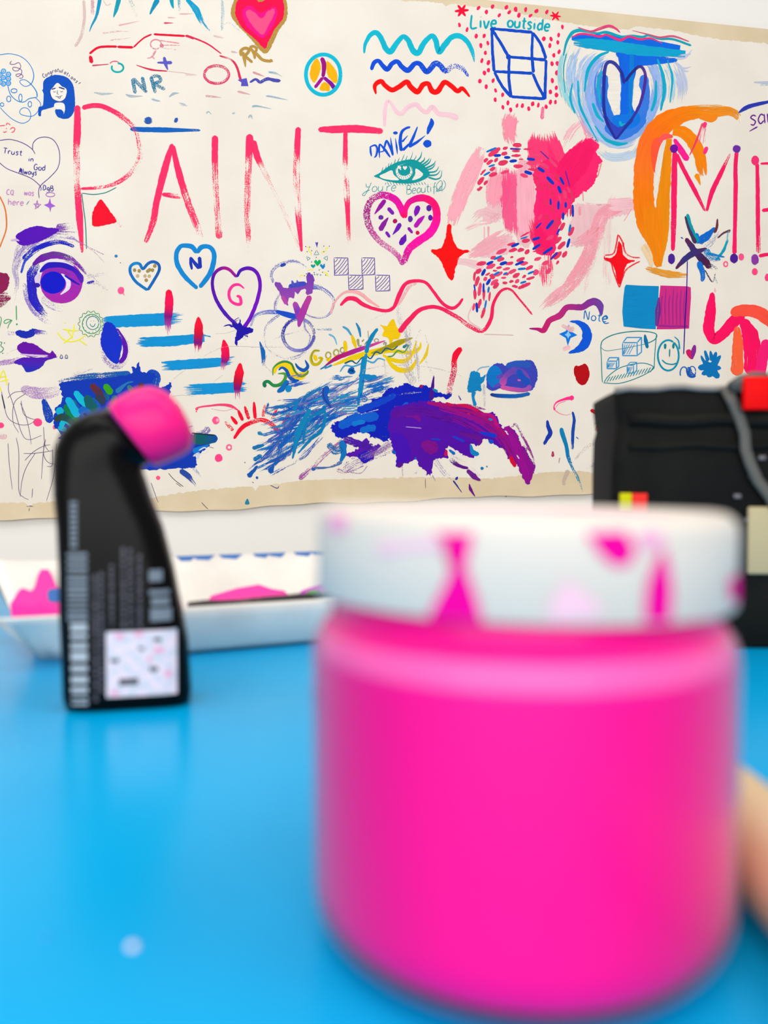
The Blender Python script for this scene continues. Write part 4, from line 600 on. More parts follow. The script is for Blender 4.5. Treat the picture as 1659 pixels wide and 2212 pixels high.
# good luck
V('M'); D('painted_ribbon', 'green, yellow and blue curling ribbon')
s([120,1215,112,1182,140,1168,185,1200,235,1192,270,1155,272,1110,215,1108],[34,28,24,26,28,26,22,8],['1a6a50','1c8048','3a9038','5a9a38']); s([190,1110,205,1055,260,1030,315,1065,345,1120,400,1125,445,1080],[14,40,50,60,66,60,20],'f0cc1c',.05); s([178,1125,185,1060,255,1015,320,1030,350,1090,395,1130,445,1105,452,1080],[8,12,18,16,16,16,18,10],['6aa040','3a8850','3a7c40','6a9030','5a8a40']); s([222,1082,250,1060,285,1085,305,1130,345,1160,385,1162],[12,18,26,30,26,12],'1456a8'); s([352,1025,375,1060,420,1082,450,1050,428,1000],[10,22,30,26,8],'1456a8'); s([212,1243,270,1205,300,1165],[14,40,30],'1460b0',.2,rough=.2)
D('painted_words', 'yellow and olive words Good luck'); s([545,930,500,932,475,980,490,1030,530,1032,562,990,530,985],[16,20,24,24,20,18],'c0b01c',.1); s([500,960,520,1010],30,'ecc81c',.1); s([545,930,500,928,478,975,488,1025],5,'6a8040'); 
for x,y in ((610,965),(672,945)): e(x,y,20,24,12,'a8a050'); s([x-15,y+20,x,y+38,x+22,y+15],[18,26,10],'ecc81c',.05)
e(720,925,16,20,10,'9a9860'); s([738,850,745,905,748,945],[24,34,14],'ecc81c'); s([790,800,810,860,830,920],[14,34,10],'e8c418'); s([840,835,848,890,875,885],[24,14,8],'9a9870',.1); s([915,850,890,885],8,'8a8868'); s([870,860,890,840],[14,8],'8a8868',.2); e(985,850,16,14,8,'9a9a88'); s([918,770,925,850],8,'a8a88a',.3); s([955,790,958,850],8,'a8a88a',.3); s([1045,860,1058,890],[40,20],'98988a',.4)
D('painted_star', 'yellow star'); f([1015,728,1065,738,1090,700,1120,682,1140,738,1165,770,1175,795,1158,835,1118,842,1092,885,1078,835,1030,812,1045,770],'eec410',rough=.7)
D('painted_streaks', 'yellow, magenta and blue streaks with wavy lines')
YL='e8c814'
for q_,w_,c_,dr in (([640,1045,800,985,950,945,1100,900,1260,835],[10,44,50,40,10],YL,.1),([950,960,1100,930,1250,945,1320,910,1330,860],[20,30,30,24,8],YL,.2),([1030,960,1110,1000,1200,1010,1260,960,1300,850],[14,30,34,24,8],YL,.15),([1060,985,1110,1045,1170,1080,1250,1070,1310,980],[14,34,40,36,10],YL,.15),([1320,1035,1370,960,1392,870],[10,26,6],YL,.15),([940,950,1050,915,1160,865,1270,828],[10,40,44,6],'a49410',.05),([575,1055,680,985,850,920,1055,850],[8,36,36,8],['8a2c78','b41868','a82890','d84890'],.1),([545,1075,600,1045],[10,16],'2a78b0',.1),([580,1070,640,1040],[8,18],'2a88c0',.1),([735,1030,790,1008,830,1028,870,985,910,975,940,990,980,940,1020,950,1060,910,1110,922,1155,890],[14,12,10,8,10,10,12,10,12,10,8],'185878',0),([1070,975,1110,970,1150,930,1200,940,1240,880],[12,12,14,10,14],'5a9c50',.1),([700,1095,740,1045,800,1052,860,1032,900,1005,960,1022,1000,990,1055,1003],[10,14,12,14,12,14,12,8],'4a9cc8',.2),([1190,905,1230,880],[24,16],'1a7880',.1),([995,755,955,810,920,880,905,950],[20,32,34,30],'1080b4',.05),([905,950,890,1100,880,1180,862,1300],[24,18,18,14],'1488bc',.25),([720,740,760,765,792,812],[14,20,14],'4a9cc8',.25),([825,710,850,760,862,825],[12,22,12],'2a80b8',.2),([612,800,655,825,678,885],[16,14,8],'6ab4d8',.25),([520,760,640,765],[16,14],'6a98c8',.5)): s(q_,w_,c_,dr)
D('painted_drip', 'red drip fading downwards'); s([1645,905,1605,960,1590,1020,1590,1080,1570,1160,1545,1275],[40,50,44,44,44,40],['f0083a','f0083a','d8285a','d84a78'],[0,0,.3,.45,.5,.55],grain=.8)
D('pencil_lines', 'faint violet dry hatching above the big blue patch')
for q_,w_ in (([1160,560,1170,700,1250,900],40),([1230,700,1230,900,1260,1180],46),([1180,950,1220,1080,1280,1190],60),([1290,900,1310,1180],36),([1045,1000,1060,1200],16),([1330,760,1290,860,1320,920],14),([1360,980,1430,1130],20),([850,1085,1000,1055,1200,1040],8),([1300,1045,1480,1075,1659,1130],8),([940,690,1160,590],5),([1360,800,1380,900,1350,1000],10),([0,905,200,890],3)): s(q_,w_,'8c88b0',.6,.6,.6)
# sun
V('P'); D('painted_sun', 'red rising sun arc with eight rays'); q='ee1038'
s([432,650,490,570,560,528,640,510,710,540,760,590,805,638],[20,32,32,34,36,34,26],q,[0,.05,.3,.45,.4,.25,0])
for q_,dr in (([365,520,430,590],.45),([410,480,458,542],.1),([462,432,500,515],0),([513,405,545,505],.3),([582,372,592,500],0),([668,392,650,488],.5),([758,405,718,508],.5),([852,458,790,560],.15)): s(q_,[14,28,24],q,dr,grain=.8)
D('painted_stroke', 'thin pink curved stroke'); s([150,437,170,415,260,402,340,395,410,405,470,440],[28,12,14,18,24,8],'f04c78',.1); s([150,452,155,440],10,'f04c78'); s([260,425,360,440,440,420],4,'e8a0b0',.3)
D('painted_dots', 'pink dots and a ring around the sun'); d(298,512,28,30,'fb5c90'); d(310,510,12,14,'fba8c0'); e(397,713,17,18,13,'fb6c98'); d(320,793,29,31,'fb4c88'); V('O'); d(260,487,31,28,'fb4c88'); d(4,507,24,20,'fb4c88'); d(375,520,12,16,'fb6c98'); d(1090,868,15,15,'fb5c88')
D('painted_bush', 'dark blue block with fan of green, turquoise and maroon leaves')
s([400,205,600,175,900,150],[20,50,40],'1858a8',[.6,.4,.3]); s([298,325,330,420,345,490],[30,64,50],'1040b0',[.2,.35,.3],grain=.8); s([1010,150,1075,165,1060,260],[60,60,60],'1048b4',.3); s([1440,520,1400,560,1290,580],[50,40,20],'8a78b0',.5,rough=.3); s([1270,530,1330,510],8,'a090c0',.4)
f([420,210,600,190,890,160,910,100,935,115,955,65,967,105,975,140,1070,155,1050,220,1120,245,1175,210,1182,240,1165,330,1200,400,1300,550,1340,580,1440,640,1380,700,1350,720,1352,785,1300,800,1210,805,900,800,440,620,425,570,375,510,380,400,430,330,415,260],'1038b0',rough=2,grain=.4)
for i in range(26):
    a=random.uniform(.3,2.8); x0,y0=640+random.uniform(-140,240),420+random.uniform(-90,80); s([x0,y0,x0-60*math.cos(a),y0-60*math.sin(a)],random.uniform(30,60),random.choice(['185cb4','1c6cb8','186090','1a5aa8','147088']),.15,.9,.1)
for q_,w_,c_ in (([395,388,430,430],56,'14acd0'),([420,520,450,475,530,545],[40,30,24],'14b4cc'),([400,520,460,540],34,'14b0d0'),([445,365,480,410,535,490],[40,66,50],'0a7848'),([460,315,500,380,540,450],[40,56,50],'1cb0d8'),([515,272,560,330,600,380],[40,50,36],'1cb8d4'),([595,300,620,360,660,410],[50,70,60],'105c60'),([720,225,770,292],[44,48],'38a020'),([625,225,680,280,722,345],[40,54,30],['6a2430','502c40','2a3850']),([660,300,720,360],40,'2c3850'),([378,472,430,450,490,480,540,530],[36,50,40,30],['303828','1c4c4c','106c70']),([545,390,620,440],[60,70],'1c64c0'),([575,425,600,440],20,'10208c'),([560,495,600,500],34,'0e5c68'),([880,232,915,270,940,315],[30,36,34],['2a8088','54586c','506070']),([985,215,950,270],[40,30],'50303c'),([920,205,870,220,800,280],[10,14,40],'2a74b0'),([1190,365,1235,430],[54,40],'0c8890'),([1320,598,1400,602,1500,597],[84,74,56],['0e5c64','0e5c64','1048a0']),([1330,690,1440,640],[50,10],'1a78cc'),([1020,290,1050,285],20,'2a9c40'),([1320,560,1480,575],[10,10],'0c3040')): s(q_,w_,c_,.03,grain=.1)
s([1240,815,1300,860,1360,935],[36,40,6],'2a48a0',[.2,.4,.6],grain=.2); s([1330,795,1385,860],[30,6],'90a0cc',.5); s([1370,680,1410,660,1430,680,1400,700],8,'e8e4e8',.1); s([1330,720,1370,700,1360,740],14,'d0d8e8',.35); s([1430,650,1475,665],3,'303050'); s([1160,835,1200,880,1265,930],4,'303038')
D('painted_stroke', 'dry lilac horizontal stroke'); s([145,250,230,280,330,285,410,260],[50,80,80,60],'b488cc',[.5,.45,.5,.6],.8,.8); s([500,160,640,115],[30,10],'c0a8d0',.65,.8,.6)
D('pencil_lines', 'fine purple pencil scribbles at the lower left'); q='6c5a84'
for q_ in ([60,210,60,270,90,360,150,560,200,605,290,575],[50,320,100,280,180,270],[180,285,100,350,90,480,130,560],[145,335,165,430,230,465,250,460],[140,350,180,450,205,560,215,640],[10,270,30,380,60,460,130,500,200,500,245,470],[55,628,65,780,85,950],[112,590,130,700,130,950,160,1000,200,1020],[245,695,180,800,150,900,140,1000],[170,750,230,690,300,650,350,640],[300,515,310,640,340,690],[305,620,295,740,285,880],[315,600,300,700,330,760,390,775],[362,670,360,780,320,790],[390,630,370,850,320,1030],[160,700,230,700,310,690,370,680],[225,940,220,1010],[200,1060,230,1065],[203,1075,200,1100],[1040,900,1090,1040],[380,980,400,1000]): s(q_,[4,4.5,3],q,.1,.85)
s([12,290,35,395],[7,9],'202850',.1); s([230,1065,180,1065],3,'80705a')
D('painted_letter', 'yellow scribbled letter at the left edge'); 
for q_ in ([-10,200,25,130,50,235],[-5,175,45,170],[0,205,60,190],[-5,230,10,275]): s(q_,8,'f0e840',.1)
D('painted_stroke', 'faint pink smear at the left edge'); s([-5,580,50,585],[50,30],'e8a8c0',.4,.6)
# big blue purple mass
D('painted_patch', 'large scratchy blue and violet brush patch'); V('P')
def arc(x0,y0,x1,y1,b_,w_,c_,dr,o=1): 
    mx_,my_=(x0+x1)/2,(y0+y1)/2; L=math.hypot(x1-x0,y1-y0) or 1; s([x0,y0,mx_+(y1-y0)/L*b_,my_-(x1-x0)/L*b_,x1,y1],w_,c_,dr,o,.25,rough=.3,fe=.25,fend=.3)
rr=random.Random(11)
for i in range(46):
    u=i/45; ex=700-160*u+rr.uniform(-20,140); ey=370+570*u; sx_=1300+rr.uniform(-200,250)-u*380; sy_=190+u*330+rr.uniform(-30,30)
    arc(sx_,sy_,ex,ey,rr.uniform(20,70),[16,rr.uniform(18,46),rr.uniform(8,30)],rr.choice(['1a78bc','1468c0','2a88c0','3a58b8','7a80c0','1c58b8']),[.4,.52,.4],.95)
for i in range(34): 
    x=rr.uniform(900,1700); y=rr.uniform(150,460); L=rr.uniform(100,320); arc(x,y,x-L,y+L*rr.uniform(.05,.35),rr.uniform(0,20),[14,rr.uniform(16,50),20],rr.choice(['1078c4','1868c4','2a8cc4','0c58c0','6c74b8']),[.35,.48,.4],.95)
for q_,w_,c_,dr in (([1400,40,1385,150,1360,400],[24,22,20],'1484bc',.15),([1365,175,1440,190,1500,185],[30,40,30],'1480c0',.2),([1330,120,1300,145,1340,150],[30,40,30],'1460b0',.1),([1130,255,1110,330,1150,400],[40,50,20],'1058b8',.05),([1100,270,1105,340,1160,420],10,'2a3890',.1),([1110,400,1100,450],[40,30],'1470b8',.2),([915,350,880,440],[12,44],'1478b4',.2),([1005,430,950,520,905,640,870,800],[34,36,46,10],'0c80b4',.1),([1120,440,1020,480,965,560,950,690],[30,22,24,16],'1078b0',.1),([1120,450,1090,580,1000,660,910,760],[24,26,24,10],'1078b0',.15),([1060,540,1045,580],30,'1078b0',.1),([610,850,540,935],[14,40],'1a54ac',.1),([730,850,700,905],[18,44],'1a54ac',.1),([668,838,760,800,855,735],[8,22,6],'2a50a8',.1),([600,930,610,950],20,'1a60b0',.2),([650,620,610,600],[20,30],'1a80b0',.3),([660,695,570,720],[20,34],'1470b0',.25),([640,770,580,810],[30,36],'1470b0',.3),([690,380,680,450,760,470],[14,24,20],'1460b0',.4),([830,210,790,280,755,300],[20,40,14],'1468b8',.15),([850,250,830,300],[40,50],'1484c0',.2),([1030,870,1150,860,1240,820],[20,10,30],'4a68a8',.4),([1010,870,1040,880],24,'1a60b0',.1),([920,950,1010,870,1150,740,1280,650],[50,26,40,50],'a050a0',[.35,.6,.55,.5])): s(q_,w_,c_,dr,rough=.2)
s([1250,880,1330,830,1450,780,1659,700],[60,70,70,60],'7a50a8',.55,rough=.3); s([1200,880,1280,900,1400,850],[30,20,20],'8a50a0',.55); s([1300,900,1380,905,1430,850],6,'a090b0',.4)
f([1280,680,1350,700,1430,640,1450,700,1530,700,1480,760,1470,800,1400,830,1370,790,1300,785,1240,770,1310,750,1360,720],'5416a8',.1,rough=2.5); f([1360,760,1450,740,1460,800,1400,830],'2a18b0',rough=2)
s([1240,660,1250,760,1230,820],[60,40,20],'1470b8',.2,rough=.2); s([1130,690,1200,740,1250,720],[40,60,50],'1a6cb4',.4,rough=.2)
V('Q')
f([-160,560,-60,500,20,470,130,420,150,350,210,340,280,270,330,262,400,238,470,262,520,250,600,275,640,300,740,315,735,345,650,345,600,360,560,380,400,420,300,440,290,640,230,660,170,640,80,600,0,620,-100,640],'0e20b4',.12,rough=3,grain=.3)
for q_,w_,c_,dr in (([-100,560,40,500,200,480],[60,80,60],'0c5cc8',.2),([60,590,180,560],[50,50],'0c68c8',.2),([0,540,100,520],[40,30],'0c78cc',.3),([40,440,180,390,330,320],[50,50,40],'0c40c0',.25),([60,330,240,260],[40,30],'0c60c0',.4),([-60,380,120,350],[40,40],'0c6cc4',.4),([370,420,420,380],[30,24],'0c58c8',.1),([560,380,600,440],[30,20],'1058d0',.3)): s(q_,w_,c_,dr,rough=.2)
for q_ in ([40,410,140,370],[150,320,260,300],[60,470,200,430],[280,330,420,310,520,300]): s(q_,[8,16,8],CRM,.6,rough=.4)
s([-60,650,60,690,160,720],[60,50,60],'4a1aa0',.4,rough=.3); s([60,800,180,740,290,680],[40,70,50],'a078b8',.55,.9,.5)
f([280,500,310,420,400,392,500,375,620,368,750,400,850,400,940,430,1000,465,1060,450,1100,530,1150,600,1170,555,1230,610,1260,680,1300,740,1330,800,1365,860,1340,930,1325,990,1300,985,1285,950,1260,905,1235,840,1170,800,1150,740,1060,690,1000,650,960,662,935,700,885,690,915,790,860,780,780,740,720,705,702,750,722,795,680,790,630,800,600,860,590,925,560,915,545,885,500,850,480,800,430,830,400,835,370,815,345,860,325,845,335,790,305,720,290,640,270,560],'5208a4',.0,rough=2.5,grain=.3)
f([300,600,400,640,440,780,350,850,325,840,335,790,305,720],'4408b0',.1,rough=2)
f([1170,555,1230,610,1260,680,1300,740,1330,800,1365,860,1345,930,1325,985,1300,980,1260,905,1235,840,1180,790,1150,700,1120,600],'8c0a8c',rough=2,grain=.1,ang=1.1)
for q_,w_,c_,dr in (([560,380,750,410,900,440,1040,520,1140,640],[20,50,50,50,60],'a00c70',.25),([780,395,860,405,945,440],[14,30,20],'c80c54',.05),([860,460,890,480],[20,14],'f02040',0),([700,380,760,400],[10,20],'c8104c',.05),([960,460,1050,480,1080,540,1100,570],[20,26,24,10],'b40c7c',.05),([600,480,760,500,900,560,1010,620],[30,50,50,30],'7c0a90',.35),([650,420,850,470,1000,540,1120,660,1220,840],[30,50,60,60,40],'900a84',.35),([400,480,470,470,510,520],[20,50,20],'78108c',.1),([520,680,600,720,640,740],[60,110,60],'7a1088',.25),([1140,560,1220,700,1290,880,1310,980],[20,50,50,24],'980c90',.1),([1180,780,1220,860],[30,30],'d01040',.1),([705,730,700,780],[20,30],'c01060',.05),([590,650,660,655],[10,14],'1840c8',.05),([750,630,840,670],[14,16],'1840c8',.05),([950,600,1010,615,1080,630],[14,30,30],'1838c8',.05),([1020,660,1055,680],[24,36],'1450c8',0),([885,690,905,750,950,765],[10,40,30],'0c80c0',.05),([725,730,770,765],[14,26],'0c68c4',.1),([470,790,480,800],20,'0c60c8',0),([300,740,330,760],[30,20],'1454b8',.1),([1020,500,1050,510],[16,16],'0c80c0',.1),([400,560,520,570],[6,8],'a890d0',.3),([800,600,950,650,940,700],[30,40,20],'64108c',.2),([300,480,450,440,600,460,750,520],[50,70,70,50],'5a0a98',.3)): s(q_,w_,c_,dr,grain=.1,rough=.12)
for q_,w_ in (([1190,560,1225,545,1280,640,1340,760,1362,860,1340,920],[12,20,20,16,14,10]),([1270,700,1300,720,1290,760],[14,20,10]),([1310,800,1350,810],10),([850,390,950,420,1000,430],[8,20,8])): s(q_,w_,'8c2c8c',.5,rough=.3)
for q_ in ([1150,600,1168,620],[1230,770,1250,800],[1140,590,1160,600]): s(q_,8,'e8d8e8',.1)
for q_,w_,c_,dr in (([612,178,602,260,590,360],[8,24,40],'44108c',.2),([505,262,530,250],[30,20],'a8105c',.1),([600,275,640,300],[10,30],'1878b0',.2),([700,330,740,320],20,'1a2c98',.3),([340,860,380,830],[30,30],'5a108c',.2),([730,800,800,850,870,870],[40,26,16],'5a1484',[.6,.2,.1]),([860,880,910,930,962,962],[30,44,10],'6a1c8c',.3),([790,950,775,940],[20,30],'18309c',.05),([755,960,785,1000,822,1052],[12,10,3],'2a2c88',.1),([875,985,888,1030,920,1082],[8,24,4],'64187c',.05),([960,868,985,870],[30,14],'1874b4',0),([1005,850,1010,862],[8,14],'4a80a8',.2),([620,800,690,900,750,960],[50,40,14],'9a8ac0',.65),([720,760,860,850,960,940],[30,30,20],'b080b8',.65),([375,850,380,930],[10,6],'b8a8b8',.4),([460,920,500,880],[20,10],'c0b0c8',.6),([600,920,625,965],[8,3],'a0a0b8',.3),([795,325,815,362],[6,12],'5a5ca0',.2),([548,945,550,1020],3,'404048',.2),([1148,1075,1150,1085],6,'404048',0)): s(q_,w_,c_,dr,rough=.15)
D('painted_clouds', 'blue and violet rounded patch with blue bar under it'); q='0c7cc0'
f([890,150,925,148,955,160,965,190,1000,170,985,220,962,245,965,290,925,292,890,305,862,292,868,230],'0c80bc',rough=1.2); s([912,290,905,340,922,405],[36,20,26],'0c80bc',.2); s([930,148,960,120,1030,108],[6,10,8],'7ab4d8',.3,.8); s([985,240,990,410],[20,12],'a8b8d0',.5,.7)
f([1005,240,1010,160,1060,95,1120,88,1150,108,1220,70,1330,65,1368,100,1388,180,1362,260,1340,290,1280,297,1180,284,1110,272,1060,292,1010,272],'3c44b4',rough=1.2,grain=.1); d(1065,185,58,82,'0c74c4'); s([1150,110,1230,90,1340,100],[40,50,40],'2c58b8',.1); s([1080,200,1120,180,1130,230,1060,260],[20,36,30,20],'5a48b0',.1); s([1120,250,1150,180,1220,140,1290,170,1320,250],[60,40,50,44,50],['c850a4','7a48ac','5a48b0','7048ac','7c48ac'],.1); s([1110,262,1200,280,1290,285,1340,255],[30,34,30,40],['d054a0','b054a4','8c50ac'],.05); s([1240,130,1270,190,1330,240],[40,50,50],'1c50b8',.05); s([1235,210,1262,215],14,'d060a8',.1); s([1190,120,1230,140],[30,20],'6a48b0',.1)
s([1032,318,1100,328,1230,330,1330,312],[20,30,30,26],['1a2c80','1458b0','2460a8'],[0,0,.15,.2])
flush()
# ================================================================== foreground
# ---- table
table = empty('craft_table', (0, 0.3, 0)); tag(table, 'bright blue laminate table carrying the paint jar, bottle and tray', 'table')
m_blue = mottle(mat('blue_laminate', '00aae6', .24, IOR=1.18), '00a6e4', '00aeea', 5)
m_edge = mat('dark_edge_band', '20384c', .5); m_metal = mat('grey_table_leg', '8a9096', .35, Metallic=.8)
box('tabletop', -.95, .95, -.5, .442, TABLE_Z-.028, TABLE_Z, m_blue, table, .004); box('edge_band', -.951, .951, -.501, .443, TABLE_Z-.024, TABLE_Z-.006, m_edge, table, .002)
for x in (-.85, .85):
    for y in (-.42, .36): box('leg', x-.02, x+.02, y-.02, y+.02, 0, TABLE_Z-.028, m_metal, table, .003)
# ---- jar
JX, JY = .0272, .1679
jar = empty('paint_jar', (JX, JY, TABLE_Z)); tag(jar, 'clear jar of hot magenta paint with a smeared white lid, nearest on the table', 'jar')
def prof_round(pts): return pts
RB = .0415
outer = [(0, .0012), (.025, .0012), (.0305, .0), (.033, .0004)]
for i in range(1, 9):
    a = math.pi/2*i/8; outer.append((.033+(RB-.033)*math.sin(a), .0105*(1-math.cos(a))+.0004*(1-i/8)))
outer += [(RB, .03), (RB, .0545)]
for i in range(1, 8):
    a = math.pi/2*i/7; outer.append((RB-.0035*(1-math.cos(a)), .0545+.0075*math.sin(a)))
outer += [(.0379, .0628), (.0379, .078)]
m_shell = bpy.data.materials.new('clear_plastic'); m_shell.use_nodes = True
sn = m_shell.node_tree; sn.nodes.clear(); ou = sn.nodes.new('ShaderNodeOutputMaterial'); tr = sn.nodes.new('ShaderNodeBsdfTransparent'); df = sn.nodes.new('ShaderNodeBsdfDiffuse'); gl = sn.nodes.new('ShaderNodeBsdfGlossy'); m1 = sn.nodes.new('ShaderNodeMixShader'); m2 = sn.nodes.new('ShaderNodeMixShader'); lw = sn.nodes.new('ShaderNodeLayerWeight'); fr = sn.nodes.new('ShaderNodeFresnel'); mm = sn.nodes.new('ShaderNodeMath')
tr.inputs[0].default_value = lin('ffffff'); df.inputs[0].default_value = lin('ffb4dc'); gl.inputs['Roughness'].default_value = .22; fr.inputs[0].default_value = 1.22; lw.inputs[0].default_value = .5
mm.operation = 'POWER'; mm.inputs[1].default_value = 3.5; sn.links.new(lw.outputs['Facing'], mm.inputs[0])
m3 = sn.nodes.new('ShaderNodeMath'); m3.operation = 'MULTIPLY_ADD'; m3.inputs[1].default_value = .75; m3.inputs[2].default_value = 0; sn.links.new(mm.outputs[0], m3.inputs[0])
sn.links.new(m3.outputs[0], m1.inputs[0]); sn.links.new(tr.outputs[0], m1.inputs[1]); sn.links.new(df.outputs[0], m1.inputs[2])
sn.links.new(fr.outputs[0], m2.inputs[0]); sn.links.new(m1.outputs[0], m2.inputs[1]); sn.links.new(gl.outputs[0], m2.inputs[2]); sn.links.new(m2.outputs[0], ou.inputs[0])
lathe('jar_wall', outer, m_shell, jar)['label'] = 'clear plastic jar wall'
m_mag = mat('magenta_paint', 'fb0098', .5, Specular_IOR_Level=.2)
inner = [(0, .0022)]+[(max(.001, r-.0013), z+.0012) for r, z in outer[1:-1]]+[(.0366, .066), (0, .0662)]
film = [(r+.0001, z) for r, z in inner if .0495 < z < .0605]  # shoulder part of the profile, carries the painted highlight
lathe('paint_filling', inner, m_mag, jar)['label'] = 'hot magenta paint inside the jar'
lathe_open = loft('shoulder_highlight', [[(r*math.cos(2*math.pi*j/96), r*math.sin(2*math.pi*j/96), z) for j in range(96)] for r, z in film], mat('pink_highlight', 'ff64b8', .5, Specular_IOR_Level=.2), jar, cap=False); lathe_open['label'] = 'paler pink ring, a highlight painted round the shoulder'  # shoulder highlight put in as a ring of fixed paler pink
# lid: knurl-free screw lid, slightly skewed on the thread
lid_m = mat('white_lid_plastic', 'e2d7cb', .42, Specular_IOR_Level=.3)
RL = .0407; LT = .0180
lp_ = [(0, .0022), (.0371, .0022), (.0381, 0), (RL-.0006, 0), (RL, .0006), (RL, LT-.0040)]
for i in range(1, 8):
    a = math.pi/2*i/7; lp_.append((RL-.0036*(1-math.cos(a)), LT-.0040+.0036*math.sin(a)))
lp_ += [(.0356, LT-.0002), (.0351, LT-.0009), (0, LT-.0009)]
lid = lathe('lid', lp_, lid_m, jar); lid.location = (0, 0, .0664); lid.rotation_euler = (0, math.radians(1.3), 0); lid['label'] = 'white screw lid smeared with magenta paint'
def lid_r(z):
    if z <= LT-.004: return RL
    u = min(1, (z-(LT-.004))/.0036); return RL-.0036*(1-math.sqrt(max(0, 1-u*u)))
def lid_patch(name, pts, m):
    """paint smear on the lid wall; pts are (angle in degrees from the point facing the room front, height)"""
    c = Vector((sum(p[0] for p in pts)/len(pts), sum(p[1] for p in pts)/len(pts))); n = len(pts)
    R_ = []
    for k in range(7):
        q = k/6; ring = []
        for i in range(n):
            a, z = c[0]+(pts[i][0]-c[0])*q, c[1]+(pts[i][1]-c[1])*q; r = lid_r(z)+.0003; aa = math.radians(a-90); ring.append((r*math.cos(aa), r*math.sin(aa), z))
        R_.append(ring)
    return loft(name, R_, m, lid, cap=False)
m_smear = mat('magenta_smear', 'ee0098', .6, Specular_IOR_Level=.05); m_red = mat('crimson_smear', 'e8005c', .5); m_ps = mat('pale_pink_smear', 'f0a0cc', .6); m_ps2 = mat('thin_pink_film', 'ecc0d4', .6)
A = [-9.2-0]       # direction from the jar to the camera is 9.2 degrees left of front
def la(px):        # horizontal pixel -> angle round the lid
    dx = (px-PX0)/F; ox, oy = -JX, -JY; a_ = dx*dx+1; b_ = 2*(ox*dx+oy); c_ = ox*ox+oy*oy-RL*RL; disc = max(0, b_*b_-4*a_*c_); tt = (-b_-math.sqrt(disc))/(2*a_)
    return math.degrees(math.atan2(dx*tt-JX, -(tt-JY)))
def lz(px, py):    # vertical pixel -> height on the lid wall
    dx = (px-PX0)/F; ox, oy = -JX, -JY; a_ = dx*dx+1; b_ = 2*(ox*dx+oy); c_ = ox*ox+oy*oy-RL*RL; disc = max(0, b_*b_-4*a_*c_); tt = (-b_-math.sqrt(disc))/(2*a_)
    z = EYE-(py-PY0+F*math.tan(PITCH))/F*tt-.0664; return min(LT-.0006, max(.0002, z+.00102*math.sin(math.radians(la(px)))))
def lpix(name, P, m): return lid_patch(name, [(la(x), lz(x, y)) for x, y in P], m)
lpix('paint_smear', [(938, 1150), (1018, 1150), (1012, 1190), (1004, 1225), (1018, 1260), (1032, 1300), (1044, 1345), (1010, 1347), (970, 1346), (926, 1342), (942, 1300), (962, 1260), (974, 1225), (964, 1190)], m_smear)['label'] = 'magenta drip down the lid'
lpix('paint_smear', [(1262, 1150), (1345, 1146), (1368, 1185), (1360, 1218), (1325, 1226), (1290, 1196)], m_smear)
lpix('paint_smear', [(1430, 1180), (1442, 1230), (1450, 1275), (1448, 1345), (1392, 1345), (1394, 1270), (1406, 1225)], m_smear)
lpix('paint_smear', [(1590, 1240), (1594, 1300), (1576, 1296), (1572, 1255)], m_smear)
lpix('paint_smear', [(705, 1110), (745, 1112), (742, 1150), (712, 1148)], m_ps)
lpix('paint_smear', [(812, 1172), (950, 1160), (960, 1186), (820, 1200)], m_ps2)
lpix('paint_smear', [(1220, 1250), (1290, 1300), (1300, 1330), (1200, 1345), (1180, 1320)], m_ps2)
lpix('paint_smear', [(1370, 1150), (1428, 1150), (1425, 1180), (1385, 1190)], m_ps)
def top_patch(pts, m, h=.0001):
    b_ = len(pts); o = pyd('paint_smear', [(x, y, LT-.0009+h) for x, y in pts], [tuple(range(b_))], m, lid); return o
top_patch([(.033*math.cos(a)*(1+.04*math.sin(3*a)), .033*math.sin(a)*(1+.03*math.cos(5*a))) for a in [i*math.pi/18 for i in range(36)]], m_ps2, .00005)['label'] = 'thin pink film on top of the lid'
top_patch([(-.006+.016*math.cos(a)*(1+.15*math.sin(3*a)), -.002+.02*math.sin(a)) for a in [i*math.pi/12 for i in range(24)]], m_ps, .0001)
top_patch([(.019+.012*math.cos(a), .004+.02*math.sin(a)*(1+.2*math.sin(2*a))) for a in [i*math.pi/12 for i in range(24)]], mat('rose_smear', 'f490c4', .55), .00015)
# ---- bent-neck bottle
BZ = .331; BC = .0   # depth of the bottle's front
def at(px, py, depth): return ((px-PX0)/F*depth, -(py-PY0+F*math.tan(PITCH))/F*depth)
bx, by_ = (278-PX0)/F*.342, .342
bot = empty('dabber_bottle', (bx, by_, TABLE_Z), math.radians(13)); tag(bot, 'black flattened squeeze bottle with bent neck and pink cap, left on the blue table', 'bottle')
K = .342/F/math.cos(math.radians(13))*1.0; KZ = .342/F
def bl(px, py): return ((px-278)*K, (1532-py)*KZ)
def ring_at(L, R_, dep, n=2.6, seg=48):
    (x0, z0), (x1, z1) = L, R_; cx, cz = (x0+x1)/2, (z0+z1)/2; hx, hz = (x1-x0)/2, (z1-z0)/2; r = []
    for j in range(seg):
        a = 2*math.pi*j/seg; c_, s_ = math.cos(a), math.sin(a); u = math.copysign(abs(c_)**(2/n), c_); v = math.copysign(abs(s_)**(2/n), s_)
        r.append((cx+hx*u, dep*v, cz+hz*u))
    return r
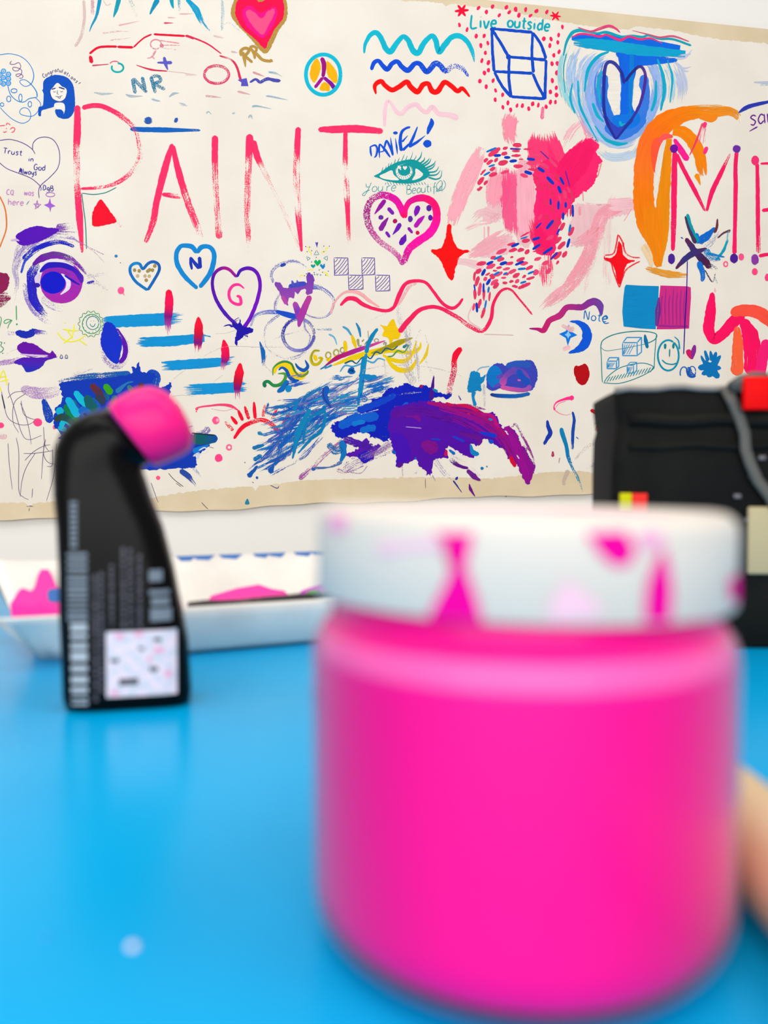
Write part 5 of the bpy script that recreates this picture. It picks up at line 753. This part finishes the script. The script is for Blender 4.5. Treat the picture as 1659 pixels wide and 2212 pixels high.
BL = [((168,1532),(388,1532),.0125,4.5),((152,1526),(402,1526),.0145,4.5),((147,1505),(405,1505),.0155,4.5),((144,1400),(399,1400),.0155,4.5),((141,1320),(385,1320),.0155,4.5),((141,1240),(370,1240),.0152,4.2),((137,1150),(348,1150),.0145,3.6),((131,1090),(326,1090),.014,3),((129,1050),(314,1048),.0135,2.6),((128,1020),(309,1034),.0135,2.3),((131,985),(308,1026),.0135,2.2),((143,952),(309,1022),.0135,2),((164,927),(311,1019),.0132,2),((194,909),(316,1016),.0130,2),((236,897),(323,1012),.0128,2)]
m_black = mat('black_bottle_plastic', '050404', .27, IOR=1.22)
loft('bottle_body', [ring_at(bl(*a), bl(*b_), d_, n_) for a, b_, d_, n_ in BL], m_black, bot)['label'] = 'glossy black bottle body with bent neck'
m_cap = mat('pink_cap', 'ff1a80', .35, Specular_IOR_Level=.2)
CL = [((238,890),(330,1018),.0140),((240,889),(334,1019),.0146),((270,868),(362,1007),.0148),((315,851),(392,990),.0146),((340,850),(406,975),.0136),((362,856),(409,956),.0110),((380,872),(408,930),.0060)]
CL = [((240,895),(328,1016),.0138),((241,888),(335,1020),.0146),((262,872),(358,1010),.0149),((296,853),(388,996),.0149),((322,848),(404,984),.0143),((345,853),(410,968),.0128),((366,866),(410,948),.0098),((384,888),(405,928),.0050)]
loft('cap', [ring_at(bl(*a), bl(*b_), d_, 2.2) for a, b_, d_ in CL], m_cap, bot)['label'] = 'pink rounded cap'
def fy(x, z):     # front surface of the bottle at local x, z
    rows = [(bl(*a), bl(*b_), d_, n_) for a, b_, d_, n_ in BL[:9]]
    for r0, r1 in zip(rows, rows[1:]):
        if z <= r1[0][1]: break
    u = min(1, max(0, (z-r0[0][1])/(r1[0][1]-r0[0][1]+1e-9))); x0 = r0[0][0]+(r1[0][0]-r0[0][0])*u; x1 = r0[1][0]+(r1[1][0]-r0[1][0])*u; d_ = r0[2]+(r1[2]-r0[2])*u; n_ = r0[3]+(r1[3]-r0[3])*u
    q = min(.97, abs((x-(x0+x1)/2)/((x1-x0)/2))); return -d_*(1-q**n_)**(1/n_)-.00012
def bpatch(name, quads, m):
    v = []; fc = []
    for (xa, ya, xb, yb) in quads:
        (u0, w0), (u1, w1) = bl(xa, yb), bl(xb, ya); nx = max(1, int((u1-u0)/.001)+1); nz_ = max(1, int((w1-w0)/.004)+1); b_ = len(v)
        for i in range(nx+1):
            for j in range(nz_+1): x = u0+(u1-u0)*i/nx; z = w0+(w1-w0)*j/nz_; v.append((x, fy(x, z), z))
        for i in range(nx):
            for j in range(nz_): q = b_+i*(nz_+1)+j; fc.append((q, q+nz_+1, q+nz_+2, q+1))
    return pyd(name, v, fc, m, bot)
rb = random.Random(5)
m_lg = mat('grey_label_print', '727c86', .5); m_dg = mat('dim_label_print', '4a4650', .5); m_wh = mat('white_label_print', 'acb4bc', .5)
q_ = []
y = 1200
while y < 1335: h_ = rb.uniform(4, 10); q_.append((164, y, 203, y+h_)); y += h_+rb.uniform(3, 6)
bpatch('label_print', q_, m_lg)['label'] = 'pale grey label lettering running up the left side'
q_ = []; y = 1345
while y < 1500: h_ = rb.uniform(10, 20); q_.append((170, y, 202, y+h_)); y += h_+rb.uniform(5, 9)
bpatch('label_print', q_, m_wh)['label'] = 'row of blocky white lettering at the lower left'
q_ = [(170, 1095+i*11, 184, 1102+i*11) for i in range(9)]; bpatch('label_print', q_, m_lg)
q_ = []
for x0, y0, y1 in ((214, 1245, 1500), (246, 1225, 1350), (268, 1190, 1350), (282, 1192, 1350), (300, 1205, 1350), (226, 1240, 1480)):
    y = y0
    while y < y1: h_ = rb.uniform(3, 14); q_.append((x0, y, x0+7, y+h_)); y += h_+rb.uniform(2, 5)
bpatch('label_print', q_, m_dg)['label'] = 'small dim grey label lettering'
bpatch('label_print', [(322, 1238, 348, 1262), (322, 1280, 362, 1290), (326, 1296, 362, 1312), (324, 1318, 366, 1345)], m_lg)
m_pan = mottle(mat('printed_panel', 'd8d4dc', .5), 'cfd0da', 'ecd8e2', 260, .42, .58)
bpatch('label_panel', [(238, 1364, 376, 1500)], m_pan)['label'] = 'pale square picture panel with soft pink and dark blotches'
bb = bpatch('panel_blotch', [(262, 1462, 300, 1476), (246, 1420, 262, 1428), (300, 1398, 312, 1404), (330, 1380, 345, 1388), (322, 1440, 338, 1450)], mat('panel_dark_blotch', '4a4450', .5))
for v_ in bb.data.vertices: v_.co.y -= .0001
bb = bpatch('panel_blotch', [(256, 1368, 272, 1380), (292, 1366, 310, 1376), (330, 1400, 350, 1412), (352, 1450, 366, 1464), (246, 1486, 262, 1496), (318, 1418, 326, 1430)], mat('panel_pink_blotch', 'f0a8c4', .5))
for v_ in bb.data.vertices: v_.co.y -= .0001
# ---- paint tray
m_tray = mottle(mat('white_tray_plastic', 'e9e3da', .35, Specular_IOR_Level=.3), 'ebe5dc', 'dfd8d0', 30, .4, .7)
TX0, TY0 = -.1785, .395; TRZ = math.radians(26.5)
tray = empty('paint_tray', (TX0, TY0, TABLE_Z), TRZ); tag(tray, 'long white plastic trough tray smeared with pink and blue paint, behind the black bottle', 'tray')
TP = [(.013, .0), (.006, .004), (.001, .020), (.0, .0245), (.0012, .0262), (.004, .0262), (.0062, .0225), (.014, .012), (.05, .010), (.072, .014), (.092, .040), (.0965, .0455), (.0985, .0455), (.1005, .043), (.099, .038), (.078, .006), (.070, .0)]
TPX = [(.032, .0), (.020, .010), (.008, .022), (.002, .0255), (.002, .0262), (.006, .0262), (.012, .0232), (.022, .0185), (.05, .0170), (.068, .0210), (.086, .043), (.0895, .0475), (.0925, .0480), (.0945, .0460), (.093, .040), (.076, .010), (.064, .0)]
rings = []
for x, k in ((-.004, 0), (.004, .15), (.016, .45), (.032, .8), (.05, 1), (.10, 1), (.2, 1), (.36, 1)):
    r = []
    for (a, b_), (c_, d_) in zip(TPX, TP):
        yy = c_+(d_-d_) + (a-c_)*(1-k); zz = b_*(1-k)+d_*k; xx = x+(1-k)*.020*max(0, 1-zz/.0262)**.6
        if zz > .022 and k < .5: xx = xx-.003*(1-k*2)
        r.append((xx, yy, zz))
    rings.append(r)
loft('trough', rings, m_tray, tray)['label'] = 'white trough with a low front rim and a tall back wall'
def tray_y(z, back=True): # inner back wall
    return .072+(z-.014)/.026*.020-.0004
KS = [(-.004, 0), (.004, .15), (.016, .45), (.032, .8), (.05, 1), (.36, 1)]
def wall_y(x, z):   # inner face of the back wall, which curves forward at the left end
    for (x0, k0), (x1, k1) in zip(KS, KS[1:]):
        if x <= x1: break
    k = k0+(k1-k0)*(x-x0)/(x1-x0); P = [(TPX[i][0]*(1-k)+TP[i][0]*k, TPX[i][1]*(1-k)+TP[i][1]*k) for i in (7, 8, 9, 10, 11)]
    for (ya, za), (yb, zb) in zip(P, P[1:]):
        if z <= zb and zb > za: return ya+(yb-ya)*max(0, z-za)/(zb-za)
    return P[-1][0]
def tpatch(pts, m, label=None):   # pts: x, z on the inner back wall
    o = pyd('paint_smear', [(x, wall_y(x, z)-.0006, z) for x, z in pts], [tuple(range(len(pts)))], m, tray)
    if label: o['label'] = label
tp_pk = mat('tray_pink_paint', 'f81ca0', .4); tp_bl = mat('tray_blue_paint', '1c64b0', .4); tp_rd = mat('tray_red_paint', 'e04048', .4); tp_dk = mat('tray_dark_residue', '30282c', .5); tp_pl = mat('tray_magenta_paint', 'c83cc0', .4)
v = []; fc = []; NXP, NYP = 26, 14          # pool running from the floor up the back wall at the left end
for i in range(NXP+1):
    x = .0035+i*.0019; k = 1.0
    for (x0, k0), (x1, k1) in zip(KS, KS[1:]):
        if x0 <= x <= x1: k = k0+(k1-k0)*(x-x0)/(x1-x0)
    P = [(TPX[q][0]*(1-k)+TP[q][0]*k, TPX[q][1]*(1-k)+TP[q][1]*k) for q in range(7, 11)]
    lo = .35+.8*max(0, .2-i/NXP)+.25*noise.noise((i*.4, 0, 1)); hi = 2.35+.9*min(1, i/10)*(.6+.4*math.sin(i*.8))
    hi = min(2.95, max(hi-1.0*max(0, .2-i/NXP), lo+.1))
    for j in range(NYP+1):
        q = lo+(hi-lo)*j/NYP; a = int(q); u = q-a; b_ = min(3, a+1); v.append((x, P[a][0]+(P[b_][0]-P[a][0])*u-.0016, P[a][1]+(P[b_][1]-P[a][1])*u+.0016))
for i in range(NXP):
    for j in range(NYP): q = i*(NYP+1)+j; fc.append((q, q+NYP+1, q+NYP+2, q+1))
pyd('paint_pool', v, fc, tp_pk, tray, True)['label'] = 'pink paint pool at the left end'
o = pyd('paint_smear', [(x, wall_y(x, z)-.0034, z) for x, z in [(.027+.004*math.cos(a), .0275+.0045*math.sin(a)*(1+.2*math.cos(2*a))) for a in [i*math.pi/8 for i in range(16)]]], [tuple(range(16))], tp_bl, tray); o['label'] = 'small blue dab'
tpatch([(.112, .0155), (.118, .022), (.135, .0255), (.15, .027), (.158, .024), (.166, .0225), (.17, .0175), (.15, .0165), (.13, .016)], tp_pk, 'pink smear on the back wall')
tpatch([(.17, .016), (.178, .022), (.195, .026), (.205, .031), (.214, .028), (.222, .024), (.25, .026), (.26, .017), (.2, .016)], tp_pl)
tpatch([(.145, .0150), (.165, .0175), (.18, .017), (.195, .0205), (.2, .017), (.21, .015)], tp_rd)
rt = random.Random(3)
for i in range(9):
    x = .09+i*.016+rt.uniform(-.004, .004); w_ = rt.uniform(.004, .008); z = .0452; pyd('paint_smear', [(x-w_, .0962, z+.0007), (x-w_*.3, .0962-.003, z-.004-rt.uniform(0, .002)), (x+w_*.4, .0962-.002, z-.0025), (x+w_, .0962, z+.0007)], [(0, 1, 2, 3)], tp_bl, tray)
stick = empty('mixing_stick', (TX0, TY0, TABLE_Z), TRZ); tag(stick, 'dark paint-caked mixing stick lying along the inside of the white tray', 'stick')
rg = []
for i in range(24):
    x = .088+i*.009; rr_ = .0021*(1+.25*noise.noise((i*.7, 3, 0))); rg.append([(x, .0105+.0032*math.cos(a)+.002*i/24, .0258+rr_*math.sin(a)+.0009*noise.noise((i*.5, 0, 0))+.0003*i/24*8) for a in [j*math.pi/6 for j in range(12)]])
loft('stick_shaft', rg, mottle(mat('caked_paint', '2c2426', .45), '241c20', '6a4c48', 90, .5, .75), stick)
for x, c_ in ((.160, '3a9c28'), (.182, 'd04438'), (.196, 'c83c90'), (.210, '4858b0')):
    bm = bmesh.new(); bmesh.ops.create_uvsphere(bm, u_segments=16, v_segments=8, radius=.0026); me = bpy.data.meshes.new('paint_blob'); bm.to_mesh(me); bm.free(); o = link('paint_blob', me, mat('blob_'+c_, c_, .4), stick, True); o.location = (x, .0105+.002, .0285); o.scale = (1.6, 1, .6)
# ---- black bag on the right
bag = empty('black_bag', (.128, .462, TABLE_Z), math.radians(-3)); tag(bag, 'black fabric bag with red and yellow tags standing behind the jar at the right edge', 'bag')
m_bag = bump(mottle(mat('black_fabric', '0c0b09', .7, Specular_IOR_Level=.15), '080706', '14130e', 20), 320, .0004, .6)
BW, BH, BD_ = .150, .143, .07
rings = []
SEG = 64
for z, ix, iy, n_ in ((0, .003, .003, 10), (.002, .0005, .0005, 12), (.03, 0, 0, 14), (.07, -.0006, .001, 14), (.10, -.0006, .001, 14), (.118, 0, .0005, 14), (.124, .0014, .002, 14), (.129, .0006, .0012, 14), (.136, -.0004, .001, 14), (.1418, -.0006, .001, 14), (BH, .0006, .002, 12)):
    r = []
    for j in range(SEG):
        a = 2*math.pi*j/SEG; c_, s_ = math.cos(a), math.sin(a); u = math.copysign(abs(c_)**(2/n_), c_); v = math.copysign(abs(s_)**(2/n_), s_)
        x = BW/2+(BW/2-ix)*u; yy = BD_/2+(BD_/2-iy)*v+.0012*noise.noise((x*40, z*40, 1)); r.append((x+.0012*noise.noise((z*30, v*2, 4)), yy, z+(.0022*noise.noise((x*25, 0, 2))+.0016*math.sin(x*45) if z > .13 else 0)))
    rings.append(r)
loft('bag_body', rings, m_bag, bag)
def tube(name, P, r, m, parent, flat=1.0, seg=14):
    rg = []
    for i, p in enumerate(P):
        p = Vector(p); a = Vector(P[max(0, i-1)]); b_ = Vector(P[min(len(P)-1, i+1)]); t_ = (b_-a).normalized(); n1 = t_.cross(Vector((0, 1, 0))).normalized(); n2 = Vector((0, 1, 0)); rg.append([tuple(p+n1*r*math.cos(q)+n2*r*flat*math.sin(q)) for q in [j*2*math.pi/seg for j in range(seg)]])
    return loft(name, rg, m, parent)
m_trim = bump(mat('grey_piping', '54514a', .5), 200, .0004, .6)
tube('piping', [(-.0005+x*BW/20*1.0, -.0004, .1425+.0016*math.sin(x*.35)+.0006*math.sin(x*1.7)) for x in range(0, 17)], .0016, mat('pale_piping', '8c847c', .6), bag)['label'] = 'pale piping along the top edge'  # piping is paler than the bag fabric
tube('fold', [(x*.0075, -.0012, .1262+.0008*math.sin(x)) for x in range(1, 16)], .0035, m_bag, bag, .6)
tube('fold', [(x*.0075, -.0008, .1120+.0006*math.sin(x+2)) for x in range(1, 13)], .002, m_bag, bag, .5)
tube('strap', [(.058+.0035*i+.0012*math.sin(i*.9)-(.002 if 3 < i < 7 else 0), -.003, .144-i*.0085) for i in range(12)], .0032, m_trim, bag, .5)['label'] = 'grey twisted strap hanging down the front'
tube('strap', [(.060, -.006, .143), (.0655, -.007, .147), (.072, -.007, .1485), (.08, -.006, .148)], .003, m_trim, bag, .6)
box('tag', .0655, .084, -.011, -.0065, .1305, .1485, mat('red_tag', 'f00206', .5, Specular_IOR_Level=.08), bag, .0012)['label'] = 'bright red tag at the top right'
box('tag', .0022, .0085, -.0035, -.0002, .0770, .0860, mat('yellow_tag', 'd0c404', .5, Specular_IOR_Level=.08), bag, .0006)['label'] = 'small yellow tag'
box('tag', .0086, .0170, -.0035, -.0002, .0762, .0858, mat('coral_tag', 'f03028', .5, Specular_IOR_Level=.08), bag, .0006)['label'] = 'small red tag beside the yellow one'
box('patch', .0715, .096, -.003, 0, .0415, .0785, mat('tan_patch', 'bcaa80', .6), bag, .0012)['label'] = 'tan patch at the right edge'
for x, z in ((.064, .083), (.072, .094), (.07, .070), (.077, .104)): box('rivet', x, x+.004, -.0022, 0, z, z+.0025, mat('grey_rivet', '6a6468', .4), bag, .0006)
# ---- wooden dowel
dow = empty('wooden_dowel', (.0815, .21, TABLE_Z+.0110), 0); tag(dow, 'thick pale wooden dowel lying on the table right beside the magenta jar', 'dowel')
m_wood = mottle(mat('pale_wood', 'd8b082', .5), 'ecd0a4', 'd8b484', 60, .3, .7, (1, .12, 1))
loft('dowel_shaft', [[(r*math.cos(a), y, r*math.sin(a)) for a in [j*math.pi/24 for j in range(48)]] for y, r in ((.012, .0), (.012, .0055), (.0105, .0085), (.007, .0103), (.002, .0109), (-.03, .0110), (-.16, .0110), (-.162, .010), (-.162, 0))], m_wood, dow)
# ---- dried paint drops on the table
def drop(name, px, py, r, m, label, cat='paint drop'):
    dd = EYE/((py-PY0+F*math.tan(PITCH))/F); x = (px-PX0)/F*dd
    o = lathe(name, [(0, 0), (r, 0), (r*.9, .0004), (r*.5, .0008), (0, .0009)], m, seg=24); o.location = (x, dd, TABLE_Z); tag(o, label, cat); return o
drop('paint_drop', 279, 2060, .0011, mat('white_paint_drop', 'f0e4ee', .5), 'tiny whitish paint drop on the bare blue tabletop in front of the bottle')
drop('paint_speck', 88, 2040, .0007, mat('blue_paint_speck', '38a4e8', .5), 'very faint blue speck near the left edge of the tabletop')
